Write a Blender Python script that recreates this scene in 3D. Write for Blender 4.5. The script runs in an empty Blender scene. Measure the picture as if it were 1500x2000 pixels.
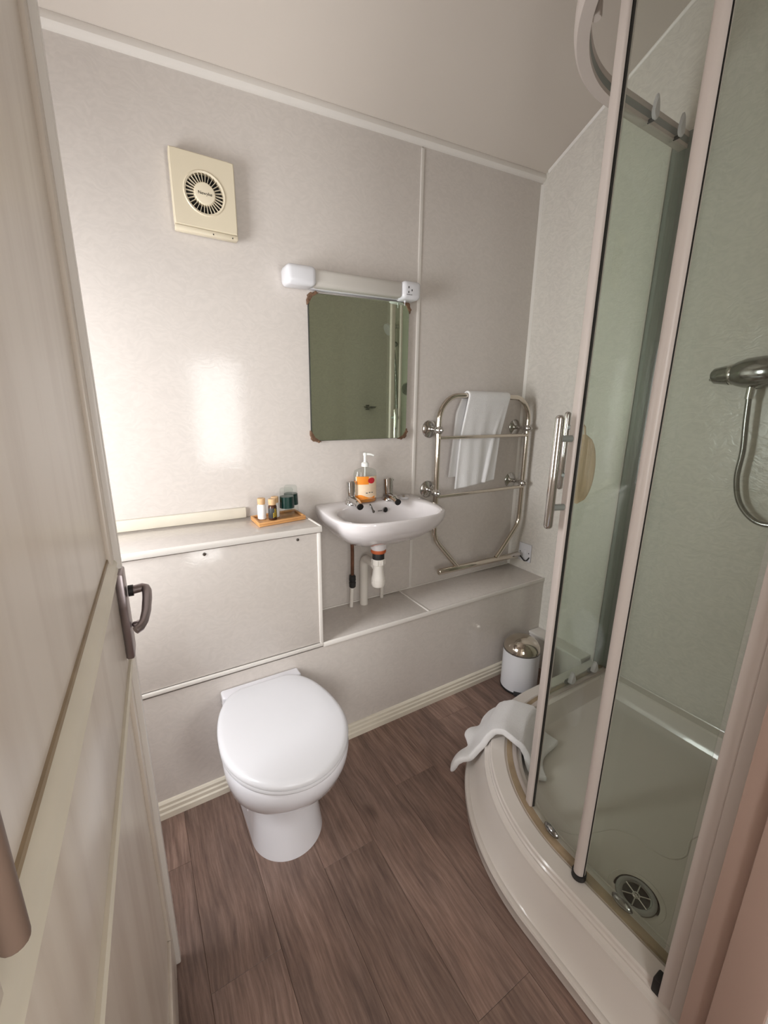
import bpy, bmesh, math, random
from mathutils import Vector, Matrix
random.seed(7)
C = bpy.context.scene.collection
scene = bpy.context.scene
PI = math.pi

# ------------------------------------------------------------------ camera
cam_d = bpy.data.cameras.new('camera'); cam = bpy.data.objects.new('camera', cam_d); C.objects.link(cam)
F_PX = 816.0
dn = Vector((-42, 3224, F_PX)).normalized()
Yc = Vector((-508, -212, F_PX)); Yc -= Yc.dot(dn) * dn; Yc.normalize()
Uc = -dn; Xc = Yc.cross(Uc)
Rw = Matrix((Xc, Yc, Uc))                       # camera (x right, y down, z forward) -> world
rt = Rw @ Vector((1, 0, 0)); up = Rw @ Vector((0, -1, 0)); bk = Rw @ Vector((0, 0, -1))
M = Matrix((rt, up, bk)).transposed().to_4x4(); M.translation = (0, 0, 1.4)
cam.matrix_world = M
cam_d.sensor_fit = 'HORIZONTAL'; cam_d.sensor_width = 36; cam_d.lens = 36 * F_PX / 1500
cam_d.clip_start = 0.02
scene.camera = cam

# ------------------------------------------------------------------ world, daylight, exposure
w = bpy.data.worlds.new('sky'); scene.world = w; w.use_nodes = True
w.node_tree.nodes['Background'].inputs[0].default_value = (0.80, 0.88, 1.0, 1)
w.node_tree.nodes['Background'].inputs[1].default_value = 1.0
scene.view_settings.view_transform = 'Standard'; scene.view_settings.look = 'None'
scene.view_settings.gamma = 1; scene.view_settings.use_curve_mapping = False
scene.view_settings.exposure = 0.08
scene.cycles.transparent_max_bounces = 24

def area(name, loc, target, sx, sy, power, col):
    d = bpy.data.lights.new(name, 'AREA'); d.shape = 'RECTANGLE'; d.size = sx; d.size_y = sy
    d.energy = power; d.color = col
    o = bpy.data.objects.new(name, d); C.objects.link(o); o.location = loc
    o.rotation_euler = (Vector(target) - Vector(loc)).to_track_quat('-Z', 'Y').to_euler()
    return o
# daylight in front of the two windows (outside the panes), then an added fill light
area('daylight_side_window', (-0.80, 1.06, 1.35), (0, 1.06, 1.35), 0.62, 0.85, 35, (0.98, 0.975, 1.0))
area('daylight_hall_window', (0.80, -1.42, 1.30), (0.80, 0, 1.30), 0.62, 1.15, 27, (1.0, 0.97, 0.955))
area('added_hall_fill', (-0.50, -1.42, 1.42), (-0.1, 0, 1.5), 0.70, 1.30, 30, (1.0, 0.97, 0.95))  # added fill, brightens the room's right side and ceiling

# ------------------------------------------------------------------ materials
def lin(c):
    return tuple(((v / 255) / 12.92 if v / 255 <= 0.04045 else ((v / 255 + 0.055) / 1.055) ** 2.4) for v in c) + (1.0,)
def N(nt, t, **k):
    n = nt.nodes.new(t)
    for a, b in k.items(): setattr(n, a, b)
    return n
MAT = {}
def mat(name, col, rough=0.5, metal=0.0, spec=0.5, trans=0.0, coat=0.0, bump=0, bscale=60, bdet=3, var=0.0, vscale=3, ior=1.45, stretch=None, bdist=0.002):
    m = bpy.data.materials.new(name); m.use_nodes = True; nt = m.node_tree; b = nt.nodes['Principled BSDF']
    c = lin(col)
    b.inputs['Base Color'].default_value = c; b.inputs['Roughness'].default_value = rough
    b.inputs['Metallic'].default_value = metal; b.inputs['Specular IOR Level'].default_value = spec
    b.inputs['Transmission Weight'].default_value = trans; b.inputs['Coat Weight'].default_value = coat
    b.inputs['IOR'].default_value = ior
    if bump or var:
        tc = N(nt, 'ShaderNodeTexCoord'); mp = N(nt, 'ShaderNodeMapping'); nt.links.new(tc.outputs['Object'], mp.inputs[0])
        if stretch: mp.inputs['Scale'].default_value = stretch
        if bump:
            n = N(nt, 'ShaderNodeTexNoise'); n.inputs['Scale'].default_value = bscale; n.inputs['Detail'].default_value = bdet
            bm_ = N(nt, 'ShaderNodeBump'); bm_.inputs['Strength'].default_value = bump; bm_.inputs['Distance'].default_value = bdist
            nt.links.new(mp.outputs[0], n.inputs['Vector']); nt.links.new(n.outputs[0], bm_.inputs['Height']); nt.links.new(bm_.outputs[0], b.inputs['Normal'])
        if var:
            n2 = N(nt, 'ShaderNodeTexNoise'); n2.inputs['Scale'].default_value = vscale; n2.inputs['Detail'].default_value = 5
            nt.links.new(mp.outputs[0], n2.inputs['Vector'])
            r = N(nt, 'ShaderNodeValToRGB'); r.color_ramp.elements[0].position = 0.3; r.color_ramp.elements[1].position = 0.7
            r.color_ramp.elements[0].color = tuple(v * (1 - var) for v in c[:3]) + (1,)
            r.color_ramp.elements[1].color = tuple(min(1, v * (1 + var)) for v in c[:3]) + (1,)
            nt.links.new(n2.outputs[0], r.inputs[0]); nt.links.new(r.outputs[0], b.inputs['Base Color'])
    MAT[name] = m
    return m

def wall_mat(name, col, rough=0.15, bump=0.11, var=0.03):
    """glossy wet-wall laminate with a fine swirled, leafy mottle"""
    m = mat(name, col, rough, spec=0.35); nt = m.node_tree; b = nt.nodes['Principled BSDF']
    tc = N(nt, 'ShaderNodeTexCoord')
    n0 = N(nt, 'ShaderNodeTexNoise'); n0.inputs['Scale'].default_value = 14; n0.inputs['Detail'].default_value = 2
    nt.links.new(tc.outputs['Object'], n0.inputs['Vector'])
    mx = N(nt, 'ShaderNodeVectorMath', operation='MULTIPLY_ADD'); mx.inputs[1].default_value = (0.10, 0.10, 0.10)
    nt.links.new(n0.outputs['Color'], mx.inputs[0]); nt.links.new(tc.outputs['Object'], mx.inputs[2])
    mp = N(nt, 'ShaderNodeMapping'); mp.inputs['Rotation'].default_value = (0.5, 0.5, 0.3); mp.inputs['Scale'].default_value = (1, 1, 2.6)
    nt.links.new(mx.outputs[0], mp.inputs[0])
    v = N(nt, 'ShaderNodeTexNoise'); v.inputs['Scale'].default_value = 44; v.inputs['Detail'].default_value = 3
    nt.links.new(mp.outputs[0], v.inputs['Vector'])
    r = N(nt, 'ShaderNodeValToRGB'); c = lin(col)
    r.color_ramp.elements[0].position = 0.35; r.color_ramp.elements[1].position = 0.65
    r.color_ramp.elements[0].color = tuple(x * (1 - var) for x in c[:3]) + (1,); r.color_ramp.elements[1].color = tuple(min(1, x * (1 + var)) for x in c[:3]) + (1,)
    nt.links.new(v.outputs[0], r.inputs[0]); nt.links.new(r.outputs[0], b.inputs['Base Color'])
    bm_ = N(nt, 'ShaderNodeBump'); bm_.inputs['Strength'].default_value = bump; bm_.inputs['Distance'].default_value = 0.002
    nt.links.new(v.outputs[0], bm_.inputs['Height']); nt.links.new(bm_.outputs[0], b.inputs['Normal'])
    return m

def thin_glass(name, tint, rough=0.0, ior=1.45):
    m = bpy.data.materials.new(name); m.use_nodes = True; nt = m.node_tree; nt.nodes.clear()
    o = N(nt, 'ShaderNodeOutputMaterial'); mix = N(nt, 'ShaderNodeMixShader'); t = N(nt, 'ShaderNodeBsdfTransparent'); g = N(nt, 'ShaderNodeBsdfGlossy')
    t.inputs[0].default_value = tint; g.inputs['Roughness'].default_value = rough
    lw = N(nt, 'ShaderNodeLayerWeight'); lw.inputs[0].default_value = 0.5
    pw_ = N(nt, 'ShaderNodeMath', operation='POWER'); pw_.inputs[1].default_value = 5.0; nt.links.new(lw.outputs['Facing'], pw_.inputs[0])
    fr = N(nt, 'ShaderNodeMath', operation='MULTIPLY_ADD'); fr.inputs[1].default_value = 0.80; fr.inputs[2].default_value = 0.035; nt.links.new(pw_.outputs[0], fr.inputs[0])
    nt.links.new(fr.outputs[0], mix.inputs[0]); nt.links.new(t.outputs[0], mix.inputs[1]); nt.links.new(g.outputs[0], mix.inputs[2]); nt.links.new(mix.outputs[0], o.inputs[0])
    MAT[name] = m; return m

wall_mat('wall_panel', (214, 206, 200), rough=0.11)
wall_mat('shower_panel', (218, 212, 204), rough=0.2, bump=0.55, var=0.05)
mat('ceiling_paint', (218, 208, 199), 0.55, bump=0.05, bscale=40)
mat('gloss_paint', (226, 218, 208), 0.28, var=0.03, vscale=4)
mat('white_trim', (232, 226, 220), 0.3)
mat('cream_skirting', (230, 222, 206), 0.35, var=0.05, vscale=9)
mat('white_plastic', (224, 223, 227), 0.25)
mat('ceramic', (226, 224, 229), 0.08, coat=0.5)
mat('basin_ceramic', (226, 220, 220), 0.1, coat=0.5)
mat('chrome', (205, 203, 200), 0.07, metal=1)
mat('chrome_dark', (150, 150, 148), 0.14, metal=1)
mat('brushed', (160, 150, 152), 0.38, metal=1)
mat('nickel', (205, 196, 184), 0.1, metal=1)
mat('mirror_glass', (226, 238, 218), 0.015, metal=1)
mat('mirror_back', (40, 42, 36), 0.5)
mat('rust', (120, 92, 72), 0.6, metal=0.4, var=0.35, vscale=80, bump=0.3, bscale=160)
mat('cream_plastic', (226, 214, 190), 0.35)
mat('grille_cream', (236, 224, 200), 0.35)
mat('black', (14, 12, 11), 0.5)
mat('dark_rubber', (38, 36, 36), 0.5)
mat('grey_print', (110, 108, 106), 0.5)
mat('diffuser', (222, 216, 208), 0.3, trans=0.25)
mat('terry', (244, 242, 242), 0.95, bump=0.9, bscale=420, bdet=4, bdist=0.003)
mat('frame_white', (209, 198, 192), 0.32)
mat('tray_acrylic', (222, 214, 207), 0.16, coat=0.3)
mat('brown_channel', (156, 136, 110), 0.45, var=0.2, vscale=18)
mat('aluminium', (146, 151, 147), 0.4, metal=0.15)
mat('bamboo', (206, 152, 96), 0.5, var=0.15, vscale=14, stretch=(1, 8, 8))
mat('cork_cap', (214, 178, 136), 0.6, var=0.1, vscale=40)
mat('label_white', (236, 234, 232), 0.5)
mat('label_black', (52, 54, 54), 0.5)
mat('label_yellow', (214, 180, 40), 0.5)
mat('amber', (70, 40, 24), 0.2)
mat('green_band', (6, 44, 38), 0.25)
mat('soap_orange', (246, 160, 70), 0.1, trans=0.35)
mat('label_peach', (248, 222, 192), 0.45, var=0.06, vscale=30)
mat('label_orange', (250, 150, 46), 0.45)
mat('label_red', (206, 40, 54), 0.45)
mat('pump_white', (240, 240, 236), 0.3)
mat('wood_batten', (120, 100, 88), 0.45, var=0.12, vscale=8)
mat('orange_seal', (186, 92, 50), 0.6)
mat('pipe_copper', (120, 84, 66), 0.4, metal=0.6, var=0.3, vscale=40)
mat('pvc', (236, 230, 222), 0.3)
mat('mitt_tan', (188, 168, 140), 0.85, var=0.12, vscale=6, stretch=(40, 40, 1))
mat('hall_paint', (222, 214, 206), 0.6)
mat('hall_floor', (130, 100, 84), 0.5, var=0.1)
mat('fan_dark', (12, 9, 8), 0.7)
mat('door_jamb', (178, 152, 140), 0.4, var=0.03)
thin_glass('shower_glass', (0.945, 0.966, 0.943, 1))
thin_glass('pane_glass', (0.97, 0.98, 0.97, 1))
thin_glass('clear_glass', (0.93, 0.95, 0.94, 1))

def door_material():
    m = mat('door_paint', (216, 205, 192), 0.3); nt = m.node_tree; b = nt.nodes['Principled BSDF']
    tc = N(nt, 'ShaderNodeTexCoord'); mp = N(nt, 'ShaderNodeMapping'); mp.inputs['Scale'].default_value = (9, 9, 1.0)
    n = N(nt, 'ShaderNodeTexNoise'); n.inputs['Scale'].default_value = 2.0; n.inputs['Detail'].default_value = 6
    r = N(nt, 'ShaderNodeValToRGB'); r.color_ramp.elements[0].position = 0.34; r.color_ramp.elements[1].position = 0.56
    r.color_ramp.elements[0].color = lin((207, 194, 181)); r.color_ramp.elements[1].color = lin((220, 209, 197))
    nt.links.new(tc.outputs['Object'], mp.inputs[0]); nt.links.new(mp.outputs[0], n.inputs['Vector']); nt.links.new(n.outputs[0], r.inputs[0]); nt.links.new(r.outputs[0], b.inputs['Base Color'])
door_material()

def plank_material():
    m = mat('vinyl_plank', (120, 98, 88), 0.42); nt = m.node_tree; b = nt.nodes['Principled BSDF']
    tc = N(nt, 'ShaderNodeTexCoord'); oi = N(nt, 'ShaderNodeObjectInfo')
    off = N(nt, 'ShaderNodeVectorMath', operation='MULTIPLY_ADD'); off.inputs[1].default_value = (7, 13, 5)
    cx = N(nt, 'ShaderNodeCombineXYZ')
    for i in range(3): nt.links.new(oi.outputs['Random'], cx.inputs[i])
    nt.links.new(cx.outputs[0], off.inputs[0]); nt.links.new(tc.outputs['Object'], off.inputs[2])
    # large warp makes cathedral grain
    wn = N(nt, 'ShaderNodeTexNoise'); wn.inputs['Scale'].default_value = 3.2; wn.inputs['Detail'].default_value = 2
    nt.links.new(off.outputs[0], wn.inputs['Vector'])
    wa = N(nt, 'ShaderNodeVectorMath', operation='MULTIPLY_ADD'); wa.inputs[1].default_value = (0.035, 0.05, 0)
    nt.links.new(wn.outputs['Color'], wa.inputs[0]); nt.links.new(off.outputs[0], wa.inputs[2])
    mp = N(nt, 'ShaderNodeMapping'); mp.inputs['Scale'].default_value = (62, 3.4, 1); nt.links.new(wa.outputs[0], mp.inputs[0])
    g = N(nt, 'ShaderNodeTexNoise'); g.inputs['Scale'].default_value = 1.6; g.inputs['Detail'].default_value = 7; g.inputs['Roughness'].default_value = 0.72
    nt.links.new(mp.outputs[0], g.inputs['Vector'])
    r = N(nt, 'ShaderNodeValToRGB'); e = r.color_ramp.elements
    e[0].position = 0.28; e[0].color = lin((104, 84, 76)); e[1].position = 0.72; e[1].color = lin((168, 142, 130))
    e2 = r.color_ramp.elements.new(0.5); e2.color = lin((139, 114, 103))
    nt.links.new(g.outputs[0], r.inputs[0])
    # dark knots
    k = N(nt, 'ShaderNodeTexVoronoi'); k.inputs['Scale'].default_value = 1.0
    mk = N(nt, 'ShaderNodeMapping'); mk.inputs['Scale'].default_value = (6.5, 3.2, 1); nt.links.new(wa.outputs[0], mk.inputs[0]); nt.links.new(mk.outputs[0], k.inputs['Vector'])
    kr = N(nt, 'ShaderNodeValToRGB'); kr.color_ramp.elements[0].position = 0.03; kr.color_ramp.elements[1].position = 0.17
    kr.color_ramp.elements[0].color = (0.36, 0.33, 0.31, 1); kr.color_ramp.elements[1].color = (1, 1, 1, 1)
    nt.links.new(k.outputs['Distance'], kr.inputs[0])
    mu = N(nt, 'ShaderNodeMix', data_type='RGBA', blend_type='MULTIPLY'); mu.inputs[0].default_value = 0.8
    nt.links.new(r.outputs[0], mu.inputs[6]); nt.links.new(kr.outputs[0], mu.inputs[7])
    tn = N(nt, 'ShaderNodeTexNoise'); tn.inputs['Scale'].default_value = 4.5; tn.inputs['Detail'].default_value = 4
    mt = N(nt, 'ShaderNodeMapping'); mt.inputs['Scale'].default_value = (3.0, 1.0, 1); nt.links.new(off.outputs[0], mt.inputs[0]); nt.links.new(mt.outputs[0], tn.inputs['Vector'])
    tr_ = N(nt, 'ShaderNodeValToRGB'); tr_.color_ramp.elements[0].position = 0.3; tr_.color_ramp.elements[1].position = 0.7
    tr_.color_ramp.elements[0].color = (0.74, 0.74, 0.75, 1); tr_.color_ramp.elements[1].color = (1.16, 1.14, 1.12, 1); nt.links.new(tn.outputs[0], tr_.inputs[0])
    m2 = N(nt, 'ShaderNodeMix', data_type='RGBA', blend_type='MULTIPLY'); m2.inputs[0].default_value = 1.0
    nt.links.new(mu.outputs[2], m2.inputs[6]); nt.links.new(tr_.outputs[0], m2.inputs[7]); mu = m2
    hs = N(nt, 'ShaderNodeHueSaturation'); mr = N(nt, 'ShaderNodeMapRange'); mr.inputs[3].default_value = 0.76; mr.inputs[4].default_value = 1.16
    nt.links.new(oi.outputs['Random'], mr.inputs[0]); nt.links.new(mr.outputs[0], hs.inputs['Value']); nt.links.new(mu.outputs[2], hs.inputs['Color'])
    nt.links.new(hs.outputs[0], b.inputs['Base Color'])
    bm_ = N(nt, 'ShaderNodeBump'); bm_.inputs['Strength'].default_value = 0.12; bm_.inputs['Distance'].default_value = 0.001
    nt.links.new(g.outputs[0], bm_.inputs['Height']); nt.links.new(bm_.outputs[0], b.inputs['Normal'])
plank_material()

# ------------------------------------------------------------------ mesh helpers
def tag(o, label=None, cat=None, group=None, kind=None):
    if label: o['label'] = label
    if cat: o['category'] = cat
    if group: o['group'] = group
    if kind: o['kind'] = kind
    return o
def origin(o):
    v = Vector((0, 0, 0))
    while o is not None: v += o.location; o = o.parent
    return v
def thing(name, loc, label, cat, group=None, kind=None):
    o = bpy.data.objects.new(name, None); C.objects.link(o); o.location = loc; o.empty_display_size = 0.05
    return tag(o, label, cat, group, kind)

class MB:
    def __init__(s): s.v = []; s.f = []
    def add(s, vs, fs):
        n = len(s.v); s.v += [Vector(p) for p in vs]; s.f += [tuple(i + n for i in f) for f in fs]; return s
    def from_bm(s, bm):
        bm.verts.index_update(); s.add([v.co.copy() for v in bm.verts], [[v.index for v in f.verts] for f in bm.faces]); bm.free(); return s
    def box(s, x0, x1, y0, y1, z0, z1, bev=0.0, seg=2):
        bm = bmesh.new(); bmesh.ops.create_cube(bm, size=1)
        for v in bm.verts: v.co = Vector(((x0 + x1) / 2 + v.co.x * (x1 - x0), (y0 + y1) / 2 + v.co.y * (y1 - y0), (z0 + z1) / 2 + v.co.z * (z1 - z0)))
        if bev: bmesh.ops.bevel(bm, geom=bm.edges[:], offset=bev, segments=seg, profile=0.5, affect='EDGES')
        return s.from_bm(bm)
    def prism(s, poly, axis, a, b, bev=0):
        def P(u, v, t): return {'x': (t, u, v), 'y': (u, t, v), 'z': (u, v, t)}[axis]
        n = len(poly); bm = bmesh.new()
        A = [bm.verts.new(P(u, v, a)) for u, v in poly]; B = [bm.verts.new(P(u, v, b)) for u, v in poly]
        bm.faces.new(A); bm.faces.new(B[::-1])
        for i in range(n): bm.faces.new((A[i], B[i], B[(i + 1) % n], A[(i + 1) % n]))
        bmesh.ops.recalc_face_normals(bm, faces=bm.faces[:])
        if bev: bmesh.ops.bevel(bm, geom=bm.edges[:], offset=bev, segments=2, profile=0.5, affect='EDGES')
        return s.from_bm(bm)
    def tube(s, pts, r, n=14, caps=True, sx=1.0):
        pts = [Vector(p) for p in pts]; m = len(pts); rs = r if isinstance(r, (list, tuple)) else [r] * m
        T = [(pts[min(i + 1, m - 1)] - pts[max(i - 1, 0)]).normalized() for i in range(m)]
        a = Vector((0, 0, 1)) if abs(T[0].z) < 0.9 else Vector((0, 1, 0)); u = T[0].cross(a).normalized()
        vs = []; fs = []
        for i in range(m):
            u = (u - u.dot(T[i]) * T[i]).normalized(); w_ = T[i].cross(u)
            for k in range(n):
                t = 2 * PI * k / n; vs.append(pts[i] + (u * math.cos(t) * sx + w_ * math.sin(t)) * rs[i])
        for i in range(m - 1):
            for k in range(n): fs.append((i * n + k, i * n + (k + 1) % n, (i + 1) * n + (k + 1) % n, (i + 1) * n + k))
        if caps: fs.append(tuple(range(n))[::-1]); fs.append(tuple(range((m - 1) * n, m * n)))
        return s.add(vs, fs)
    def cyl(s, a, b, r, r2=None, n=20): return s.tube([a, b], [r, r if r2 is None else r2], n)
    def rod(s, a, b, r, n=16, cap=1.0):
        """cylinder with rounded ends"""
        a = Vector(a); b = Vector(b); d = (b - a).normalized(); P = []; R_ = []
        for t in (0.0, 0.25, 0.5, 0.75, 1.0): P.append(a + d * r * cap * (1 - math.cos(t * PI / 2))); R_.append(max(r * math.sin(t * PI / 2), r * 0.02))
        for t in (1.0, 0.75, 0.5, 0.25, 0.0): P.append(b - d * r * cap * (1 - math.cos(t * PI / 2))); R_.append(max(r * math.sin(t * PI / 2), r * 0.02))
        return s.tube(P, R_, n)
    def lathe(s, prof, c, n=32, axis='z', sx=1.0, sy=1.0):
        vs = []; fs = []; m = len(prof)
        for r, h in prof:
            for k in range(n):
                t = 2 * PI * k / n; a, b = r * math.cos(t) * sx, r * math.sin(t) * sy
                vs.append({'z': (c[0] + a, c[1] + b, c[2] + h), 'y': (c[0] + a, c[1] - h, c[2] + b), 'x': (c[0] - h, c[1] + a, c[2] + b)}[axis])
        for i in range(m - 1):
            for k in range(n): fs.append((i * n + k, i * n + (k + 1) % n, (i + 1) * n + (k + 1) % n, (i + 1) * n + k))
        if prof[0][0] > 1e-6: fs.append(tuple(range(n))[::-1])
        if prof[-1][0] > 1e-6: fs.append(tuple(range((m - 1) * n, m * n)))
        return s.add(vs, fs)
    def loops(s, L, cap0=True, cap1=True):
        n = len(L[0]); vs = [p for l in L for p in l]; fs = []
        for i in range(len(L) - 1):
            for k in range(n): fs.append((i * n + k, i * n + (k + 1) % n, (i + 1) * n + (k + 1) % n, (i + 1) * n + k))
        if cap0: fs.append(tuple(range(n))[::-1])
        if cap1: fs.append(tuple(range((len(L) - 1) * n, len(L) * n)))
        return s.add(vs, fs)
    def grid(s, fn, nu, nv):
        vs = [fn(i / nu, j / nv) for i in range(nu + 1) for j in range(nv + 1)]; q = nv + 1
        return s.add(vs, [(i * q + j, (i + 1) * q + j, (i + 1) * q + j + 1, i * q + j + 1) for i in range(nu) for j in range(nv)])
    def xf(s, fn): s.v = [Vector(fn(p)) for p in s.v]; return s
    def build(s, name, m, parent=None, loc=None, ang=35, label=None, cat=None, group=None, kind=None, mods=None):
        me = bpy.data.meshes.new(name)
        bm = bmesh.new(); vs = [bm.verts.new(p) for p in s.v]
        for f in s.f:
            try: bm.faces.new([vs[i] for i in f])
            except ValueError: pass
        bmesh.ops.remove_doubles(bm, verts=bm.verts[:], dist=1e-6)
        bmesh.ops.recalc_face_normals(bm, faces=bm.faces[:])
        if parent is not None: org = origin(parent)
        elif loc is not None: org = Vector(loc)
        else:
            xs = [v.co for v in bm.verts]; org = Vector((sum(p.x for p in xs) / len(xs), sum(p.y for p in xs) / len(xs), min(p.z for p in xs)))
        for v in bm.verts: v.co -= org
        bm.to_mesh(me); bm.free()
        for p in me.polygons: p.use_smooth = True
        me.set_sharp_from_angle(angle=math.radians(ang))
        me.materials.append(MAT[m])
        o = bpy.data.objects.new(name, me); C.objects.link(o)
        if parent is not None: o.parent = parent
        else: o.location = org
        for md, kw in (mods or []):
            q = o.modifiers.new(md.lower(), md)
            for a, b in kw.items(): setattr(q, a, b)
        return tag(o, label, cat, group, kind)
def struct(mb, name, m, parent=None, label=None, cat=None):
    o = mb.build(name, m, parent, label=label, cat=cat)
    if parent is None: o['kind'] = 'structure'
    return o
def lettering(text, size, m, parent, loc, rot, name='lettering'):
    cu = bpy.data.curves.new(name, 'FONT'); cu.body = text; cu.size = size; cu.extrude = 0.0002; cu.align_x = 'CENTER'; cu.align_y = 'CENTER'
    t = bpy.data.objects.new('t', cu); C.objects.link(t)
    me = bpy.data.meshes.new_from_object(t.evaluated_get(bpy.context.evaluated_depsgraph_get())); bpy.data.objects.remove(t)
    me.materials.clear(); me.materials.append(MAT[m])
    o = bpy.data.objects.new(name, me); C.objects.link(o); o.parent = parent; o.location = Vector(loc) - origin(parent); o.rotation_euler = rot
    return o
def arc3(c, r, a0, a1, n, plane='xz', y=0):
    out = []
    for i in range(n + 1):
        a = a0 + (a1 - a0) * i / n; u, v = c[0] + r * math.cos(a), c[1] + r * math.sin(a)
        out.append((u, y, v) if plane == 'xz' else (y, u, v) if plane == 'yz' else (u, v, y))
    return out

# ------------------------------------------------------------------ the room shell
XL, XR, YB, YF, YF0 = -0.60, 1.88, 1.64, 0.165, 0.065        # left wall, right wall, back wall, front wall inner/outer face
OX0, OX1, OZ = -0.13, 0.80, 2.06                             # doorway
def cz(x, y): return 2.372 + 0.061 * (x + 0.09) + 0.517 * (YB - y)  # sloping ceiling
YP = 1.38                                                    # front of the low boxing

fl_ = thing('floor', (0, 0, 0), 'brown wood-effect vinyl plank floor', 'floor', kind='structure')
del fl_['category']; del fl_['label']
MB().box(XL - .05, XR + .05, -1.25, YB, -0.06, -0.004).build('subfloor', 'hall_floor', fl_)
pw = 0.1765; plank_ends = {-4: 0.55, -3: 0.35, -2: 0.66, -1: 1.17, 0: 0.81, 1: 0.30, 2: 0.935, 3: 0.44, 4: 1.07, 5: 0.72, 6: 1.26, 7: 0.5, 8: 0.9, 9: 1.1, 10: 0.4}
for i in range(-4, 11):
    x0 = max(0.0145 + i * pw, XL); x1 = min(0.0145 + (i + 1) * pw, XR)
    if x1 - x0 < 0.02: continue
    cuts = [YF0]; y = plank_ends[i]
    while y > YF0 + .05: cuts.append(y); y -= 1.22
    cuts.append(1.40); cuts = sorted(cuts)
    for a, b in zip(cuts[:-1], cuts[1:]):
        if b - a < 0.01: continue
        o = MB().box(x0 + .0003, x1 - .0003, a + .0003, b - .0003, -0.006, 0.0, bev=0.0006, seg=1).build('plank', 'vinyl_plank', fl_)
        # give each plank its own origin so the grain differs
        c = Vector(((x0 + x1) / 2, (a + b) / 2, 0)); o.data.transform(Matrix.Translation(-c)); o.location = c

wb = struct(MB().prism([(XL - .1, -.05), (XR + .1, -.05), (XR + .1, cz(XR, YB) + .02), (XL - .1, cz(XL, YB) + .02)], 'y', YB + .005, YB + .1), 'wall_back', 'wall_panel')
XJ = 1.157
MB().prism([(XL, 0), (XJ - .002, 0), (XJ - .002, cz(XJ, YB)), (XL, cz(XL, YB))], 'y', YB, YB + .006).build('panel', 'wall_panel', wb)
MB().prism([(XJ + .002, 0), (XR, 0), (XR, cz(XR, YB)), (XJ + .002, cz(XJ, YB))], 'y', YB, YB + .006).build('panel', 'wall_panel', wb)
struct(MB().prism([(YF0, -.05), (YB + .005, -.05), (YB + .005, cz(XR, YB) + .02), (YF0, cz(XR, YF0) + .02)], 'x', XR, XR + .1), 'wall_right', 'shower_panel')
# left wall with a window opening
LW = (0.76, 1.36, 0.94, 1.76)
m_ = MB()
def zl(y): return cz(XL, y) + .02
m_.prism([(YF0, -.05), (LW[0], -.05), (LW[0], zl(LW[0])), (YF0, zl(YF0))], 'x', XL - .1, XL)
m_.prism([(LW[1], -.05), (YB + .1, -.05), (YB + .1, zl(YB)), (LW[1], zl(LW[1]))], 'x', XL - .1, XL)
m_.prism([(LW[0], -.05), (LW[1], -.05), (LW[1], LW[2]), (LW[0], LW[2])], 'x', XL - .1, XL)
m_.prism([(LW[0], LW[3]), (LW[1], LW[3]), (LW[1], zl(LW[1])), (LW[0], zl(LW[0]))], 'x', XL - .1, XL)
struct(m_, 'wall_left', 'wall_panel')
m_ = MB()
m_.prism([(XL - .1, -.05), (OX0, -.05), (OX0, cz(OX0, YF)), (XL - .1, cz(XL, YF))], 'y', YF0, YF)
m_.prism([(OX1, -.05), (XR, -.05), (XR, cz(XR, YF)), (OX1, cz(OX1, YF))], 'y', YF0, YF)
m_.prism([(OX0, OZ), (OX1, OZ), (OX1, cz(OX1, YF)), (OX0, cz(OX0, YF))], 'y', YF0, YF)
struct(m_, 'wall_front', 'shower_panel')
vs = []
for dz in (0, .08):
    for x, y in ((XL - .1, YF0), (XR + .1, YF0), (XR + .1, YB + .1), (XL - .1, YB + .1)): vs.append((x, y, cz(x, y) + dz))
struct(MB().add(vs, [(0, 1, 2, 3), (7, 6, 5, 4), (0, 4, 5, 1), (1, 5, 6, 2), (2, 6, 7, 3), (3, 7, 4, 0)]), 'ceiling', 'ceiling_paint')
# hall behind the camera, with its window and a second one added for fill
HW = (0.55, 1.06, 0.76, 1.84)
HY, HZ, HX0, HX1 = -1.2, 2.4, -0.9, 1.98
HV = (-0.84, -0.18, 0.80, 2.06)  # extra opening, added so the fill light reaches the room
m_ = MB(); m_.box(HX0, HV[0], HY - .1, HY, -.05, HZ); m_.box(HV[1], HW[0], HY - .1, HY, -.05, HZ); m_.box(HV[0], HV[1], HY - .1, HY, -.05, HV[2]); m_.box(HV[0], HV[1], HY - .1, HY, HV[3], HZ); m_.box(HW[1], HX1, HY - .1, HY, -.05, HZ)
m_.box(HW[0], HW[1], HY - .1, HY, -.05, HW[2]); m_.box(HW[0], HW[1], HY - .1, HY, HW[3], HZ)
struct(m_, 'wall_hall_far', 'hall_paint')
struct(MB().box(HX0 - .1, HX0, HY - .1, YF, -.05, HZ), 'wall_hall_left', 'hall_paint')
struct(MB().box(HX1, HX1 + .1, HY - .1, YF0, -.05, HZ), 'wall_hall_right', 'hall_paint')
struct(MB().box(HX0 - .1, HX1 + .1, HY - .1, YF0, HZ, HZ + .08), 'ceiling_hall', 'hall_paint')
struct(MB().box(HX0, XL - .1, YF0, YF, -.05, HZ), 'wall_hall_return', 'hall_paint')

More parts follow.
